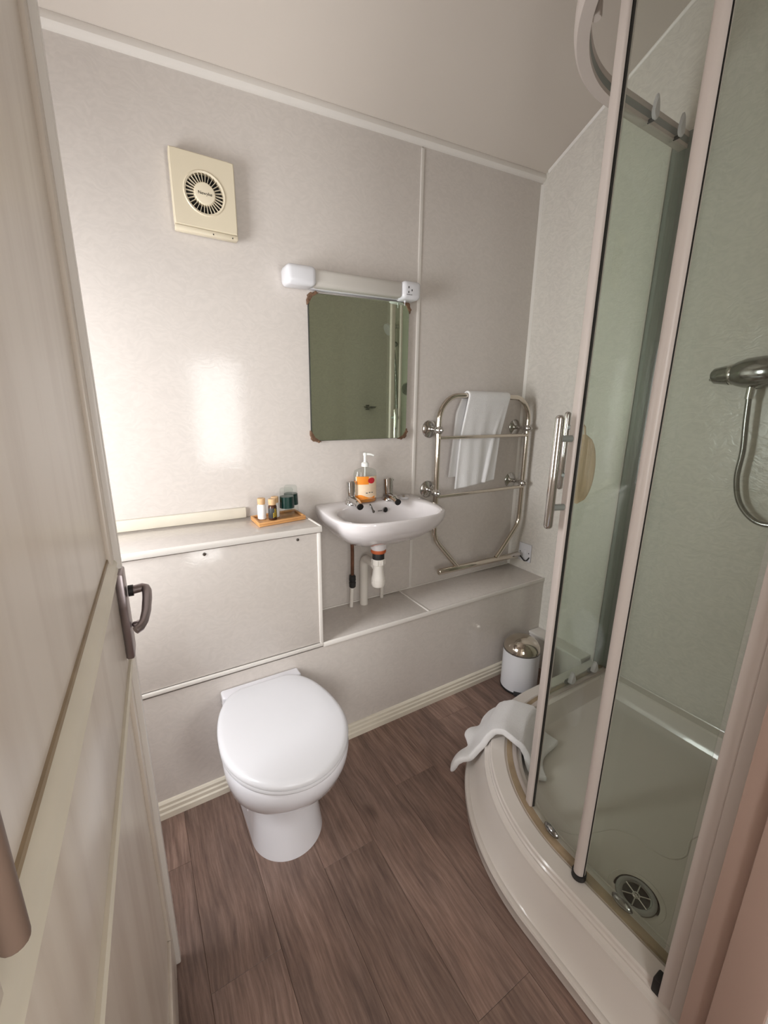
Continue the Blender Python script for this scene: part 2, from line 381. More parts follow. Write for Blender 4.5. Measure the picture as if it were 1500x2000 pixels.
def window(name, axis, pos, a0, a1, z0, z1):
    o = thing(name, {'x': (pos, (a0 + a1) / 2, z0), 'y': ((a0 + a1) / 2, pos, z0)}[axis], 'window', 'window', kind='structure'); del o['label']; del o['category']
    def b(a, c, d, e, t0, t1):
        m = MB()
        if axis == 'x': m.box(pos + t0, pos + t1, a, c, d, e, bev=.004)
        else: m.box(a, c, pos + t0, pos + t1, d, e, bev=.004)
        return m
    t = .035
    for r in ((a0, a0 + t, z0, z1), (a1 - t, a1, z0, z1), (a0 + t, a1 - t, z0, z0 + t), (a0 + t, a1 - t, z1 - t, z1)): b(*r, -.025, .025).build('window_frame', 'white_plastic', o)
    b(a0 + t, a1 - t, z0 + t, z1 - t, -.003, .003).build('pane', 'pane_glass', o)
window('window_1', 'x', XL - .05, LW[0], LW[1], LW[2], LW[3])
window('window_2', 'y', HY - .05, HW[0], HW[1], HW[2], HW[3])
window('added_fill_window', 'y', HY - .05, HV[0], HV[1], HV[2], HV[3])  # made-up window around the fill light, out of view

# trims: cornice, panel joint, corner strip, ceiling/wall bead
m_ = MB(); prof = [(0, -.003), (-.016, -.001), (-.020, -.006), (-.020, -.017), (-.013, -.025), (-.005, -.027), (0, -.027)]
L = [[(x, YB + a, cz(x, YB) + b + (-a) * .517 * (1 if i < 2 else .3)) for i, (a, b) in enumerate(prof)] for x in (XL, XR)]
struct(m_.loops(L), 'trim_1', 'white_trim')
struct(MB().prism([(XJ - .008, .49), (XJ + .008, .49), (XJ + .008, cz(XJ, YB) - .034), (XJ - .008, cz(XJ, YB) - .034)], 'y', YB - .004, YB, bev=.0015), 'trim_2', 'white_trim')
struct(MB().prism([(XR - .011, YB), (XR, YB), (XR, YB - .011)], 'z', .492, cz(XR, YB) - .034), 'trim_3', 'white_trim')
m_ = MB(); ys = (YF, YB - .03)
L = [[(XR, y, cz(XR, y) - .012), (XR - .004, y, cz(XR, y) - .008), (XR - .006, y, cz(XR, y)), (XR, y, cz(XR, y))] for y in ys]
struct(m_.loops(L), 'trim_4', 'white_trim')

# door lining at the right of the doorway: reveal lining and door stop
struct(MB().box(OX1 - .004, OX1, YF0, YF, 0, OZ, bev=.001), 'trim_5', 'door_jamb')
struct(MB().box(OX1 - .02, OX1 - .004, YF0, .128, 0, OZ, bev=.002), 'trim_6', 'door_jamb')

# skirting on the low boxing (stepped, cream)
SK = [(0, 0), (-.018, 0), (-.018, .022), (-.014, .027), (-.014, .040), (-.010, .045), (-.010, .056), (-.005, .062), (0, .063)]
L = [[(x, YP + a, b) for a, b in SK] for x in (XL, XR - .075)]
struct(MB().loops(L), 'baseboard_back', 'cream_skirting')

# ------------------------------------------------------------------ boxing along the back wall
bx = thing('pipe_boxing', (0.64, YP, 0), 'low panelled pipe boxing along the back wall, behind the toilet', 'boxing')
MB().box(XL, XR, YP, YP + .012, 0, .474).build('front_panel', 'wall_panel', bx)
ZL = .49
for a, b in ((0.563, 1.0868), (1.0912, XR)):
    MB().box(a, b, YP + .001, YB, ZL - .014, ZL, bev=.002).build('ledge_board', 'wall_panel', bx)
MB().box(.563, XR, YP - .005, YP + .004, ZL - .016, ZL + .003, bev=.0025).build('edge_trim', 'white_trim', bx)
MB().box(XL, .563, YP - .006, YP + .003, ZL - .009, ZL + .005, bev=.0025).build('edge_trim', 'white_trim', bx)
MB().box(1.0845, 1.0935, YP + .005, YB - .001, ZL - .002, ZL + .0035, bev=.0015).build('joint_strip', 'white_trim', bx)
MB().box(.56, XR - .012, YB - .006, YB, ZL, ZL + .006, bev=.002).build('seal_strip', 'white_trim', bx)

br = thing('wall_boxing', (XR - .04, 1.25, 0), 'short low pipe boxing along the right wall behind the pedal bin', 'boxing')
MB().box(XR - .075, XR, 1.058, YP - .001, 0, .178, bev=.002).build('panel', 'wall_panel', br)
MB().box(XR - .083, XR, 1.058, YP - .001, .178, .192, bev=.003).build('capping', 'white_trim', br)

cb = thing('cistern_box', (0, YP, .495), 'panelled box hiding the toilet cistern, with screwed front panel', 'boxing')
MB().box(XL, .553, YP, YP + .012, .497, .946, bev=.001).build('front_panel', 'wall_panel', cb)
MB().box(.551, .565, YP - .003, YP + .012, .495, .947, bev=.002).build('corner_trim', 'white_trim', cb)
MB().box(.552, .563, YP + .012, YB, .495, .947).build('side_panel', 'wall_panel', cb)
MB().box(XL, .568, YP - .006, YB, .951, .971, bev=.003).build('lid', 'wall_panel', cb)
MB().box(XL, .569, YP - .009, YP - .001, .950, .9725, bev=.003).build('lid_edge', 'white_trim', cb)
MB().box(.562, .571, YP, YB, .950, .9735, bev=.003).build('lid_edge', 'white_trim', cb)
MB().box(XL, .36, YB - .012, YB, .971, 1.012, bev=.003).build('back_trim', 'cream_skirting', cb)
MB().box(XL, .553, YP + .014, YB - .01, .944, .951).build('frame', 'black', cb)
for x in (-.145, .165, .477):
    MB().lathe([(0, .004), (.004, .0035), (.006, 0), (.006, -.003)], (x, YP, .932), 14, 'y').build('screw', 'chrome_dark', cb)

# ------------------------------------------------------------------ open door (left)
DS, DC = 0.052, 0.0984                                       # door face: x = -DC + DS*y
DL = 0.93; th = math.atan(DS)
ux, uy = math.sin(th), math.cos(th)                          # along the door towards its free edge
h0 = (-DC + DS * .17, .17)                                   # hinge end of the face
def dw(p):                                                   # p = (outwards from face, along door, z)
    n, s, z = p
    return (h0[0] + ux * s + uy * n, h0[1] + uy * s - ux * n, z)
dlen = (DL - .17) / uy
dr = thing('door_1', (h0[0], h0[1], .006), 'door', 'door', kind='structure'); del dr['label']; del dr['category']
def dpart(mb, name, m, par=None, **k): return mb.xf(dw).build(name, m, par or dr, **k)
dpart(MB().box(-.038, -.008, 0, dlen, .008, 2.03), 'door_leaf', 'door_paint')
st = .055
for a, b, c, d in ((0, st, .008, 2.03), (dlen - st, dlen - .006, .008, 2.03)): dpart(MB().box(-.009, 0, a, b, c, d, bev=.003), 'stile', 'door_paint')
for c, d in ((.008, .15), (.895, 1.085), (1.93, 2.03)): dpart(MB().box(-.009, 0, st, dlen - st, c, d, bev=.003), 'rail', 'door_paint')
dpart(MB().box(-.0085, .0105, dlen - .022, dlen, .008, 2.03, bev=.003), 'edge_lipping', 'white_trim')
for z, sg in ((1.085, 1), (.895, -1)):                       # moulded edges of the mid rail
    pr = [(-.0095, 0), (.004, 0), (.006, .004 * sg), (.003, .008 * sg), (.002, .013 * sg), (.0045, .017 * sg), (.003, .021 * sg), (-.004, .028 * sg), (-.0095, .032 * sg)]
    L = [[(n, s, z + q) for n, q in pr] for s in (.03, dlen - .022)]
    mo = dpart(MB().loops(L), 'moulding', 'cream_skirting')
    dpart(MB().loops([[(n, s, z + q) for n, q in ((-.0095, .031 * sg), (-.005, .031 * sg), (-.0055, .036 * sg), (-.0095, .037 * sg))] for s in (.03, dlen - .022)]), 'tan_bead', 'brown_channel', mo)  # thin tan strip along the moulding's outer edge
hd = MB().prism([(dlen - .058, .912), (dlen - .004, .912), (dlen - .004, 1.090), (dlen - .058, 1.090)], 'x', 0, .013, bev=.004)
for v in hd.v:                                               # bowed backplate
    if v.x > .006: v.x += .010 * math.cos((v.z - 1.00) / .0865 * PI / 2 * .96)
plate = dpart(hd, 'handle_plate', 'brushed')
sm = dlen - .026
dpart(MB().cyl((.016, sm, 1.043), (.025, sm, 1.043), .011), 'rose', 'dark_rubber', plate)
lv = [(.018, sm, 1.043), (.041, sm, 1.046), (.0455, sm - .003, 1.045), (.048, sm - .010, 1.041), (.048, sm - .03, 1.035), (.046, sm - .07, 1.026), (.042, sm - .098, 1.020), (.036, sm - .112, 1.016), (.029, sm - .117, 1.014)]
dpart(MB().tube(lv, [.0085, .0085, .0085, .0085, .0085, .008, .0075, .0075, .007], 12), 'lever', 'brushed', plate)
dpart(MB().rod((.014, sm - .004, .972), (.031, sm - .004, .972), .006), 'thumb_turn', 'brushed', plate)
dpart(MB().cyl((.027, sm - .004, .966), (.027, sm - .004, .978), .0045), 'thumb_turn', 'brushed', plate)
bt = MB().rod((.009, .052, 1.135), (.009, .052, 1.92), .0068, cap=.8)
dpart(bt, 'pull_bar', 'wood_batten')
for z in (1.2, 1.8): dpart(MB().cyl((-.004, .052, z), (.010, .052, z), .005), 'bar_post', 'brushed')

# ------------------------------------------------------------------ extractor fan
FX, FZ = .296, 2.047; fw, fh = .095, .103
fan = thing('extractor_fan', (FX, YB, FZ - fh), 'square cream extractor fan with round grille high on the wall', 'extractor fan')
MB().box(FX - fw + .006, FX + fw - .006, YB - .02, YB, FZ - fh + .006, FZ + fh - .006, bev=.002).build('housing', 'cream_plastic', fan)
gc = (FX, FZ - .003); go, gi, n = .0555, .0325, 64
sq = []; ci = []
for k in range(n):
    t = 2 * PI * k / n; c, s = math.cos(t), math.sin(t); q = 1 / max(abs(c), abs(s)); q = min(q, 1.40)
    sq.append((c * q, s * q)); ci.append((c, s))
yf = YB - .036
L = [[(FX + a * fw, YB - .012, FZ + b * fh) for a, b in sq], [(FX + a * fw, yf + .003, FZ + b * fh) for a, b in sq], [(FX + a * (fw - .003), yf, FZ + b * (fh - .003)) for a, b in sq],
     [(gc[0] + a * (go + .008), yf, gc[1] + b * (go + .008)) for a, b in ci], [(gc[0] + a * (go + .005), yf - .003, gc[1] + b * (go + .005)) for a, b in ci],
     [(gc[0] + a * go, yf - .001, gc[1] + b * go) for a, b in ci], [(gc[0] + a * go, YB - .012, gc[1] + b * go) for a, b in ci]]
MB().loops(L, False, False).build('front_plate', 'cream_plastic', fan)
MB().lathe([(go + .002, 0), (go + .002, .004)], (gc[0], YB - .0165, gc[1]), 48, 'y').build('shadow_disc', 'fan_dark', fan)
hub = MB().lathe([(gi, -.01), (gi, .004), (gi - .003, .008), (gi - .012, .009), (0, .0095)], (gc[0], yf + .006, gc[1]), 40, 'y').build('hub', 'grille_cream', fan)
lettering('Newyke', .0125, 'black', hub, (gc[0], yf - .0036, gc[1] - .001), (PI / 2, 0, 0))
for k in range(30):
    t = 2 * PI * k / 30; d = (math.cos(t), math.sin(t)); p = (-d[1], d[0]); e = .0006
    vs = []
    for yy in (yf + .008, yf - .001):
        for r, sg in ((gi - .001, -1), (gi - .001, 1), (go + .001, 1), (go + .001, -1)): vs.append((gc[0] + d[0] * r + p[0] * e * sg, yy, gc[1] + d[1] * r + p[1] * e * sg))
    MB().add(vs, [(0, 1, 2, 3), (7, 6, 5, 4), (0, 4, 5, 1), (1, 5, 6, 2), (2, 6, 7, 3), (3, 7, 4, 0)]).build('vane', 'grille_cream', fan)
MB().box(FX - fw, FX + fw, yf - .001, YB - .01, FZ - fh - .016, FZ - fh - .0005, bev=.004).build('base_cover', 'cream_plastic', fan)
for x in (.05, -.01): MB().box(FX + .06 + x - .035, FX + .063 + x - .035, yf - .0016, yf, FZ - fh - .013, FZ - fh - .009).build('slot', 'black', fan)

# ------------------------------------------------------------------ strip light with shaver socket
TL = 0.030                                                   # slight tilt along the wall, as the fitting hangs
lx0, lx1, lz = .540, 1.118, 1.858
sl = thing('shaver_light', ((lx0 + lx1) / 2, YB, lz - .04), 'white strip light with shaver socket above the mirror', 'wall light')
def tilt(p): return (p[0], p[1], p[2] + TL * (p[0] - (lx0 + lx1) / 2))
def lbox(x0, x1, d, hz, bev): return MB().box(x0, x1, YB - d, YB, lz - hz, lz + hz, bev=bev, seg=4).xf(tilt)
lbox(lx0, lx0 + .112, .080, .034, .018).build('end_cap', 'white_plastic', sl)
lbox(1.028, lx1, .080, .035, .018).build('end_cap', 'white_plastic', sl)
lbox(lx0 + .10, 1.04, .030, .031, .003).build('back_plate', 'white_plastic', sl)
lbox(lx0 + .108, 1.034, .068, .030, .014).build('diffuser', 'diffuser', sl)
def lface(x, z): return tilt((x, YB - .0806, lz + z))
for x, z in ((1.052, .008), (1.052, -.010), (1.068, -.002)):
    p = lface(x, z); MB().box(p[0] - .0022, p[0] + .0022, YB - .0808, YB - .078, p[2] - .004, p[2] + .004, bev=.001).build('socket_hole', 'black', sl)
p = lface(1.056, -.0195); lettering('SHAVERS ONLY', .0040, 'black', sl, (p[0], YB - .0805, p[2]), (PI / 2, -TL, 0))
p = lface(1.06, -.034); MB().lathe([(.004, 0), (.004, .006), (0, .008)], (p[0], YB - .04, p[2] - .007), 12, 'z').build('cord_outlet', 'white_plastic', sl)
MB().cyl((p[0], YB - .04, p[2] - .02), (p[0], YB - .04, p[2] - .004), .0015).build('pull_stub', 'white_plastic', sl)

# ------------------------------------------------------------------ mirror
mir = thing('wall_mirror', (.87, YB, 1.257), 'frameless rectangular mirror with rusty corner clips above the basin', 'mirror')
mc = [(.640, 1.258), (1.100, 1.260), (1.102, 1.832), (.642, 1.812)]
def rounded(poly, r, k=5):
    out = []; n = len(poly)
    for i in range(n):
        p = Vector(poly[i]); a = (Vector(poly[i - 1]) - p).normalized(); b = (Vector(poly[(i + 1) % n]) - p).normalized()
        for j in range(k + 1):
            t = j / k; q = (1 - t) ** 2 * (p + a * r) + 2 * t * (1 - t) * p + t * t * (p + b * r); out.append((q.x, q.y))
    return out
MB().prism(rounded(mc, .045), 'y', YB - .012, YB - .001).build('backing', 'mirror_back', mir)
mcen = (.871, 1.54)
MB().prism(rounded([(mcen[0] + (x - mcen[0]) * .995, mcen[1] + (z - mcen[1]) * .996) for x, z in mc], .045), 'y', YB - .0135, YB - .0115).build('mirror_glass', 'mirror_glass', mir)
for (x, z), (sx, sz) in zip(mc, ((-1, -1), (1, -1), (1, 1), (-1, 1))):
    px, pz = x - sx * .012, z - sz * .012
    def q(u, v): return (px + sx * u, pz + sz * v)
    clip = MB().prism([q(-.030, .016), q(-.012, .004), q(-.002, -.002), q(.004, -.012), q(.016, -.030), q(.017, -.012), q(.012, -.001), q(.014, .004), q(.004, .014), q(-.001, .012), q(-.012, .017)], 'y', YB - .017, YB - .001).build('corner_clip', 'rust', mir)
    for a, b in ((-.016, .015), (.015, -.016)):
        c_ = q(a, b); MB().lathe([(.0052, 0), (.0045, .003), (0, .005)], (c_[0], YB - .016, c_[1]), 12, 'y').build('screw', 'rust', clip)

# ------------------------------------------------------------------ wash basin
BCX, BCY = .897, 1.462
raw = []
for k in range(0, 41):                                       # front curve, right to left
    t = PI * k / 40; c, s = math.cos(t), math.sin(t)
    raw.append((BCX + .262 * math.copysign(abs(c) ** .62, c), 1.465 - .178 * abs(s) ** .80))
raw = [(1.143, 1.638), (1.150, 1.60), (1.157, 1.54)] + raw + [(.637, 1.54), (.644, 1.60), (.651, 1.638)]
for k in range(1, 12): raw.append((.651 + (1.143 - .651) * k / 12, 1.638))
def resample(poly, n):
    P = [Vector(p) for p in poly]; P.append(P[0]); d = [0]
    for a, b in zip(P, P[1:]): d.append(d[-1] + (b - a).length)
    out = []; j = 0
    for i in range(n):
        t = d[-1] * i / n
        while d[j + 1] < t: j += 1
        u = (t - d[j]) / max(d[j + 1] - d[j], 1e-9); out.append(P[j].lerp(P[j + 1], u))
    return out
BO = resample(raw, 96)
def rimz(y): return .974 + .014 * max(0, min(1, (y - 1.40) / .2))
def outer(scale, z, dz=0, cy=1.565):
    o = []
    for p in BO:
        y = cy + (p.y - cy) * scale; x = BCX + (p.x - BCX) * scale
        if p.y > 1.6 and scale > .35: y = p.y
        o.append((x, y, (rimz(p.y) + dz) if z is None else z))
    return o
def inner(a, b, z, cy=1.432, e=.72):
    o = []
    for p in BO:
        t = math.atan2((p.y - BCY) / .176, (p.x - BCX) / .262); c, s = math.cos(t), math.sin(t)
        yy = cy + b * math.copysign(abs(s) ** (e if s < 0 else .8), s); xx = BCX + a * math.copysign(abs(c) ** e, c)
        o.append((xx, yy, rimz(yy) + z if z > -.02 else .97 + z))
    return o
bs = thing('wash_basin', (BCX, YB, .83), 'white ceramic wall-hung wash basin beneath the mirror', 'basin')
L = [outer(.30, .828), outer(.46, .833), outer(.64, .848), outer(.80, .878), outer(.92, .908), outer(.972, .930), outer(.994, .948), outer(1.0, None, -.010), outer(.996, None, -.003), outer(.985, None, 0), inner(.228, .138, 0), inner(.222, .132, -.006), inner(.212, .122, -.028), inner(.196, .108, -.06), inner(.165, .085, -.095), inner(.11, .055, -.117), inner(.04, .025, -.123)]
bowl = MB().loops(L).build('bowl', 'basin_ceramic', bs, ang=60)
yo = 1.548
MB().lathe([(.010, -.004), (.010, .0005), (.0085, .001)], (.947, yo, .951), 20, 'y').build('overflow_hole', 'black', bs)
MB().lathe([(.0125, -.003), (.0125, .0012), (.010, .0018), (.010, -.003)], (.947, yo, .951), 20, 'y').build('overflow_ring', 'chrome_dark', bs)
MB().tube([(.874, 1.560, .982), (.876, 1.549, .972), (.880, 1.545, .958), (.886, 1.541, .950)], .003, 8).build('chain_stay', 'chrome_dark', bs)
MB().lathe([(.006, 0), (.006, .004), (0, .006)], (.884, 1.546, .951), 12, 'y').build('chain_stay', 'chrome_dark', bs)
for i in range(4): MB().box(.907 + i * .0055, .9105 + i * .0055, yo - .0035, yo - .002, .9485, .9535).build('maker_mark', 'grey_print', bs)
MB().lathe([(.021, 0), (.021, .002), (.014, .003), (0, .001)], (BCX, 1.432, .8485), 24).build('waste', 'chrome', bs)

def tap(x, label):
    y, z = 1.585, .9865
    o = thing('basin_tap', (x, y, z), label, 'tap', 'pillar taps on the basin')
    MB().lathe([(.028, 0), (.028, .004), (.024, .010), (.020, .018), (.019, .03)], (x, y, z), 24, sy=1.1).build('base', 'chrome', o)
    MB().tube([(x, y, z + .03), (x, y + .002, z + .055), (x, y + .004, z + .096), (x, y + .0045, z + .099)], [.019, .0205, .022, .019], 22).build('head', 'chrome', o)
    MB().tube([(x + .008, y + .004, z + .078), (x + .020, y + .008, z + .082), (x + .030, y + .010, z + .090)], [.0055, .005, .0045], 10).build('lever', 'chrome', o)
    MB().tube([(x, y + .012, z + .020), (x, y - .02, z + .019), (x, y - .05, z + .015), (x, y - .066, z + .009)], [.018, .0175, .016, .014], 18, sx=1.15).build('spout', 'chrome', o)
    MB().tube([(x, y - .062, z + .010), (x, y - .078, z + .0045)], [.0152, .0152], 18).build('nozzle_ring', 'chrome', o)
    MB().tube([(x, y - .078, z + .0045), (x, y - .084, z + .0022)], [.0138, .0135], 18).build('aerator', 'black', o)
tap(.797, 'chrome pillar tap standing left of the soap bottle on the basin')
tap(.985, 'chrome pillar tap standing right of the soap bottle on the basin')

pl = thing('basin_plug', (1.062, 1.572, .9865), 'small white plug with a knob lying beside the right-hand tap', 'plug')
MB().lathe([(.021, 0), (.022, .004), (.017, .008), (.006, .009)], (1.062, 1.572, .9865), 20).build('stopper', 'white_plastic', pl)
MB().lathe([(.007, .009), (.005, .013), (.0065, .016), (0, .018)], (1.060, 1.572, .9865), 14).build('knob', 'nickel', pl)

# soap dispenser
sx_, sy_, sz_ = .868, 1.594, .987
so = thing('soap_dispenser', (sx_, sy_, sz_), 'clear pump bottle of orange hand soap between the basin taps', 'soap bottle')
bp = [(.03, 0), (.0525, .002), (.0545, .008), (.0525, .06), (.0535, .10), (.054, .128), (.049, .142), (.030, .150), (.015, .153), (.0145, .160)]
MB().lathe(bp, (sx_, sy_, sz_), 36, sy=.62).build('bottle', 'clear_glass', so)
MB().lathe([(.03, .003), (.0515, .005), (.0532, .010), (.0512, .06), (.052, .098), (.0, .0985)], (sx_, sy_, sz_), 36, sy=.61).build('soap', 'soap_orange', so)
def patch(a0, a1, z0, z1, e=.0006, nu=14, nv=6, wav=0):
    def rad(z):
        for (r0, h0_), (r1, h1) in zip(bp, bp[1:]):
            if h0_ <= z <= h1: return r0 + (r1 - r0) * (z - h0_) / max(h1 - h0_, 1e-9)
        return .046
    def fn(u, v):
        a = a0 + (a1 - a0) * u; z = z0 + (z1 - z0) * v + wav * math.sin(u * PI * 2) * (v - .3); r = rad(z) + e
        return (sx_ + r * math.cos(a), sy_ + r * .62 * math.sin(a) - e * .4, sz_ + z)
    return MB().grid(fn, nu, nv)
lab = patch(-PI * .90, -PI * .12, .020, .118).build('label', 'label_peach', so)
patch(-PI * .86, -PI * .50, .084, .119, .0011).build('label_fruit', 'label_orange', lab)
patch(-PI * .90, -PI * .30, .019, .032, .0011, wav=.01).build('label_band', 'label_orange', lab)
def ell(u, v):
    a = -PI * .42 + .34 * (u * math.cos(2 * PI * v)); z = .100 + .013 * u * math.sin(2 * PI * v)
    return (sx_ + .0555 * math.cos(a), sy_ + .0555 * .62 * math.sin(a) - .0012, sz_ + z)
MB().grid(ell, 3, 18).build('label_flower', 'label_red', lab)
for a, z in ((-.58, .044), (-.50, .046), (-.42, .045)): patch(PI * a, PI * (a + .05), z, z + .004, .0012, 2, 1).build('label_mark', 'grey_print', lab)
pm = MB().lathe([(.0165, .158), (.0165, .172), (.012, .176), (.008, .178), (.0065, .182), (.0065, .205), (.009, .206), (.009, .216), (.004, .219), (0, .2195)], (sx_, sy_, sz_), 22).build('pump', 'pump_white', so)
MB().tube([(sx_, sy_, sz_ + .212), (sx_ + .02, sy_ - .012, sz_ + .211), (sx_ + .033, sy_ - .02, sz_ + .206)], [.006, .005, .0035], 10).build('nozzle', 'pump_white', pm)
MB().cyl((sx_, sy_, sz_ + .02), (sx_, sy_, sz_ + .158), .003).build('dip_tube', 'pump_white', so)

# waste trap and pipes under the basin
tx, ty = .862, 1.462
tr = thing('bottle_trap', (tx, ty, .63), 'white plastic bottle trap under the basin', 'waste trap')
MB().lathe([(.036, .842), (.036, .815), (.030, .805)], (tx, ty, 0), 28).build('basin_outlet', 'basin_ceramic', tr)
MB().lathe([(.031, .808), (.033, .802), (.033, .796), (.031, .792)], (tx, ty, 0), 28).build('seal', 'orange_seal', tr)
MB().lathe([(.025, .794), (.026, .792), (.026, .764), (.024, .762)], (tx, ty, 0), 28).build('flange_nut', 'dark_rubber', tr)
nut = MB().lathe([(.026, .764), (.0275, .762), (.0275, .738), (.024, .735)], (tx, ty, 0), 28).build('union_nut', 'pvc', tr)
for k in range(8):
    t = 2 * PI * k / 8 + .2; c_, s_ = math.cos(t), math.sin(t)
    MB().box(tx + .0275 * c_ - .0025, tx + .0275 * c_ + .0025, ty + .0275 * s_ - .0025, ty + .0275 * s_ + .0025, .740, .761, bev=.001).build('rib', 'pvc', nut)
MB().lathe([(.022, .737), (.0225, .72), (.027, .685), (.030, .676), (.030, .668)], (tx, ty, 0), 28).build('body', 'pvc', tr)
MB().lathe([(.0315, .668), (.0315, .650), (.027, .638), (.018, .632), (0, .630)], (tx, ty, 0), 28).build('cup', 'pvc', tr)
wx = .866; wy = 1.600
MB().tube([(wx, wy, ZL), (wx, wy, .69)] + arc3((wy - .035, .69), .035, 0, PI / 2, 8, 'yz', wx)[1:] + [(tx, ty + .03, .727), (tx, ty + .005, .727)], .019, 18).build('waste_pipe', 'pvc', tr)
MB().lathe([(.023, 0), (.0235, .003), (.0235, .028), (.022, .03)], (tx, ty + .022, .727), 20, 'y').build('outlet_nut', 'pvc', tr)
MB().tube([(tx + .030, ty + .02, .79), (tx + .034, ty + .02, .74), (tx + .030, ty + .02, .70), (tx + .034, ty + .02, .665)], [.004, .005, .004, .006], 8).build('overflow_tie', 'dark_rubber', tr)
sp = thing('supply_pipe', (.800, 1.602, ZL), 'thin supply pipe with black connector rising behind the basin', 'pipe')
MB().cyl((.800, 1.602, ZL), (.806, 1.602, .59), .0085, .0085).build('plastic_tail', 'pvc', sp)
MB().lathe([(.010, .585), (.015, .590), (.016, .612), (.013, .616), (.016, .622), (.015, .642), (.010, .648)], (.807, 1.602, 0), 16).build('connector', 'dark_rubber', sp)
MB().tube([(.807, 1.602, .64), (.808, 1.602, .75), (.803, 1.598, .87), (.80, 1.59, .93)], .008, 12).build('copper_tail', 'pipe_copper', sp)
s2 = thing('pipe_stub', (.975, 1.618, ZL), 'short white capped pipe stub on the ledge behind the bottle trap', 'pipe')
MB().cyl((.975, 1.618, ZL), (.975, 1.618, .575), .0085).build('stub', 'pvc', s2)
MB().lathe([(.011, .0), (.011, .02), (0, .022)], (.975, 1.618, .573), 14).build('cap', 'pvc', s2)

# ------------------------------------------------------------------ tray of toiletries on the cistern box
ZT = .971
ty0, ty1 = 1.478, 1.602
def trs(x, y): return (x, y + (x - .46) * .16)
trn = thing('toiletry_tray', (.46, 1.54, ZT), 'small rectangular bamboo tray on the cistern box', 'tray')
def tbox(x0, x1, y0, y1, z0, z1, b=.002): return MB().box(x0, x1, y0, y1, z0, z1, bev=b).xf(lambda p: (*trs(p[0], p[1]), p[2]))
tbox(.365, .553, ty0, ty1, ZT + .0005, ZT + .008).build('base', 'bamboo', trn)
for r in ((.365, .553, ty0, ty0 + .008), (.365, .553, ty1 - .008, ty1), (.365, .373, ty0 + .008, ty1 - .008), (.545, .553, ty0 + .008, ty1 - .008)): tbox(*r, ZT + .008, ZT + .016).build('lip', 'bamboo', trn)
ZB = ZT + .0085
def bottle(x, y, labm, text, h=.058):
    o = thing('toiletry_bottle', (x, y, ZB), text, 'bottle', 'miniature toiletries on the bamboo tray')
    MB().lathe([(.013, 0), (.0155, .002), (.0155, h - .006), (.012, h - .001), (.010, h + .002)], (x, y, ZB), 24).build('bottle', 'label_white' if labm == 'label_white' else 'amber', o)
    lb = MB().lathe([(.0157, .008), (.01575, .0081), (.01575, h - .012), (.0157, h - .0119)], (x, y, ZB), 24).build('label', labm, o)
    MB().lathe([(.0135, h), (.0142, h + .001), (.0142, h + .021), (.013, h + .0225), (0, h + .0226)], (x, y, ZB), 24).build('cap', 'cork_cap', o)
    return o, lb
bottle(.399, 1.548, 'label_white', 'miniature bottle with white label and wooden cap, leftmost on tray')
o, lb = bottle(.432, 1.520, 'label_black', 'miniature bottle with black and yellow patterned label, at the front')
for i in range(5):
    for j, a in enumerate((-1.75, -1.40, -1.05)):
        z = .010 + i * .0065 + (j % 2) * .003
        def fn(u, v, a=a, z=z):
            t = a + .26 * u; return (.432 + .0161 * math.cos(t), 1.520 + .0161 * math.sin(t), ZB + z + .0036 * v + .004 * u)
        if not (j == 0 and i > 2): MB().grid(fn, 3, 1).build('label_stroke', 'label_yellow', lb)
bottle(.452, 1.553, 'label_white', 'miniature bottle standing half hidden behind the yellow-patterned one')
def tumbler(x, y, text):
    o = thing('glass_tumbler', (x, y, ZB), text, 'glass', 'glass tumblers on the bamboo tray'); R0, R1, H = .025, .029, .112
    g = MB().lathe([(R1 - .0008, .0004), (R1, .0012), (R0, H - .004), (R0 - .004, H), (0, H + .0005)], (x, y, ZB), 32); g.f = [f for f in g.f if len(f) < 10]; g.build('glass', 'clear_glass', o)
    MB().lathe([(R1 - .0016, .036), (R1 - .0009, .0361), (R1 - .0025, .080), (R1 - .0032, .0801)], (x, y, ZB), 32).build('printed_band', 'green_band', o)
tumbler(.495, 1.540, 'upturned glass tumbler with dark green band, at the front of tray')
tumbler(.527, 1.586, 'upturned glass tumbler with dark green band, behind its twin')

# ------------------------------------------------------------------ heated towel rail
ry = 1.54; xa, xb = 1.222, 1.818
rl = thing('towel_rail', (1.52, YB, .59), 'chrome ladder towel rail fixed to the wall right of the basin', 'towel rail')
rr = .0125; cr = .115; zt = 1.452
path = [(1.385, ry, .598), (1.345, ry, .640), (xa + .030, ry, .742), (xa + .012, ry, .768), (xa + .002, ry, .80), (xa, ry, .84), (xa, ry, 1.1), (xa, ry, zt - cr)]
path += arc3((xa + cr, zt - cr), cr, PI, PI / 2, 10, 'xz', ry)[1:] + arc3((xb - cr, zt - cr), cr, PI / 2, 0, 10, 'xz', ry)
path += [(xb, ry, 1.1), (xb, ry, .84), (xb - .002, ry, .80), (xb - .012, ry, .768), (xb - .030, ry, .742), (1.702, ry, .640), (1.662, ry, .598)]
MB().tube(path, rr, 16).build('frame_tube', 'nickel', rl)
MB().rod((1.258, ry, .592), (1.846, ry, .585), .0165, cap=.4).build('element_tube', 'nickel', rl)
for z in (1.262, .985): MB().cyl((xa, ry - .006, z), (xb, ry - .006, z), .0085).build('crossbar', 'nickel', rl)
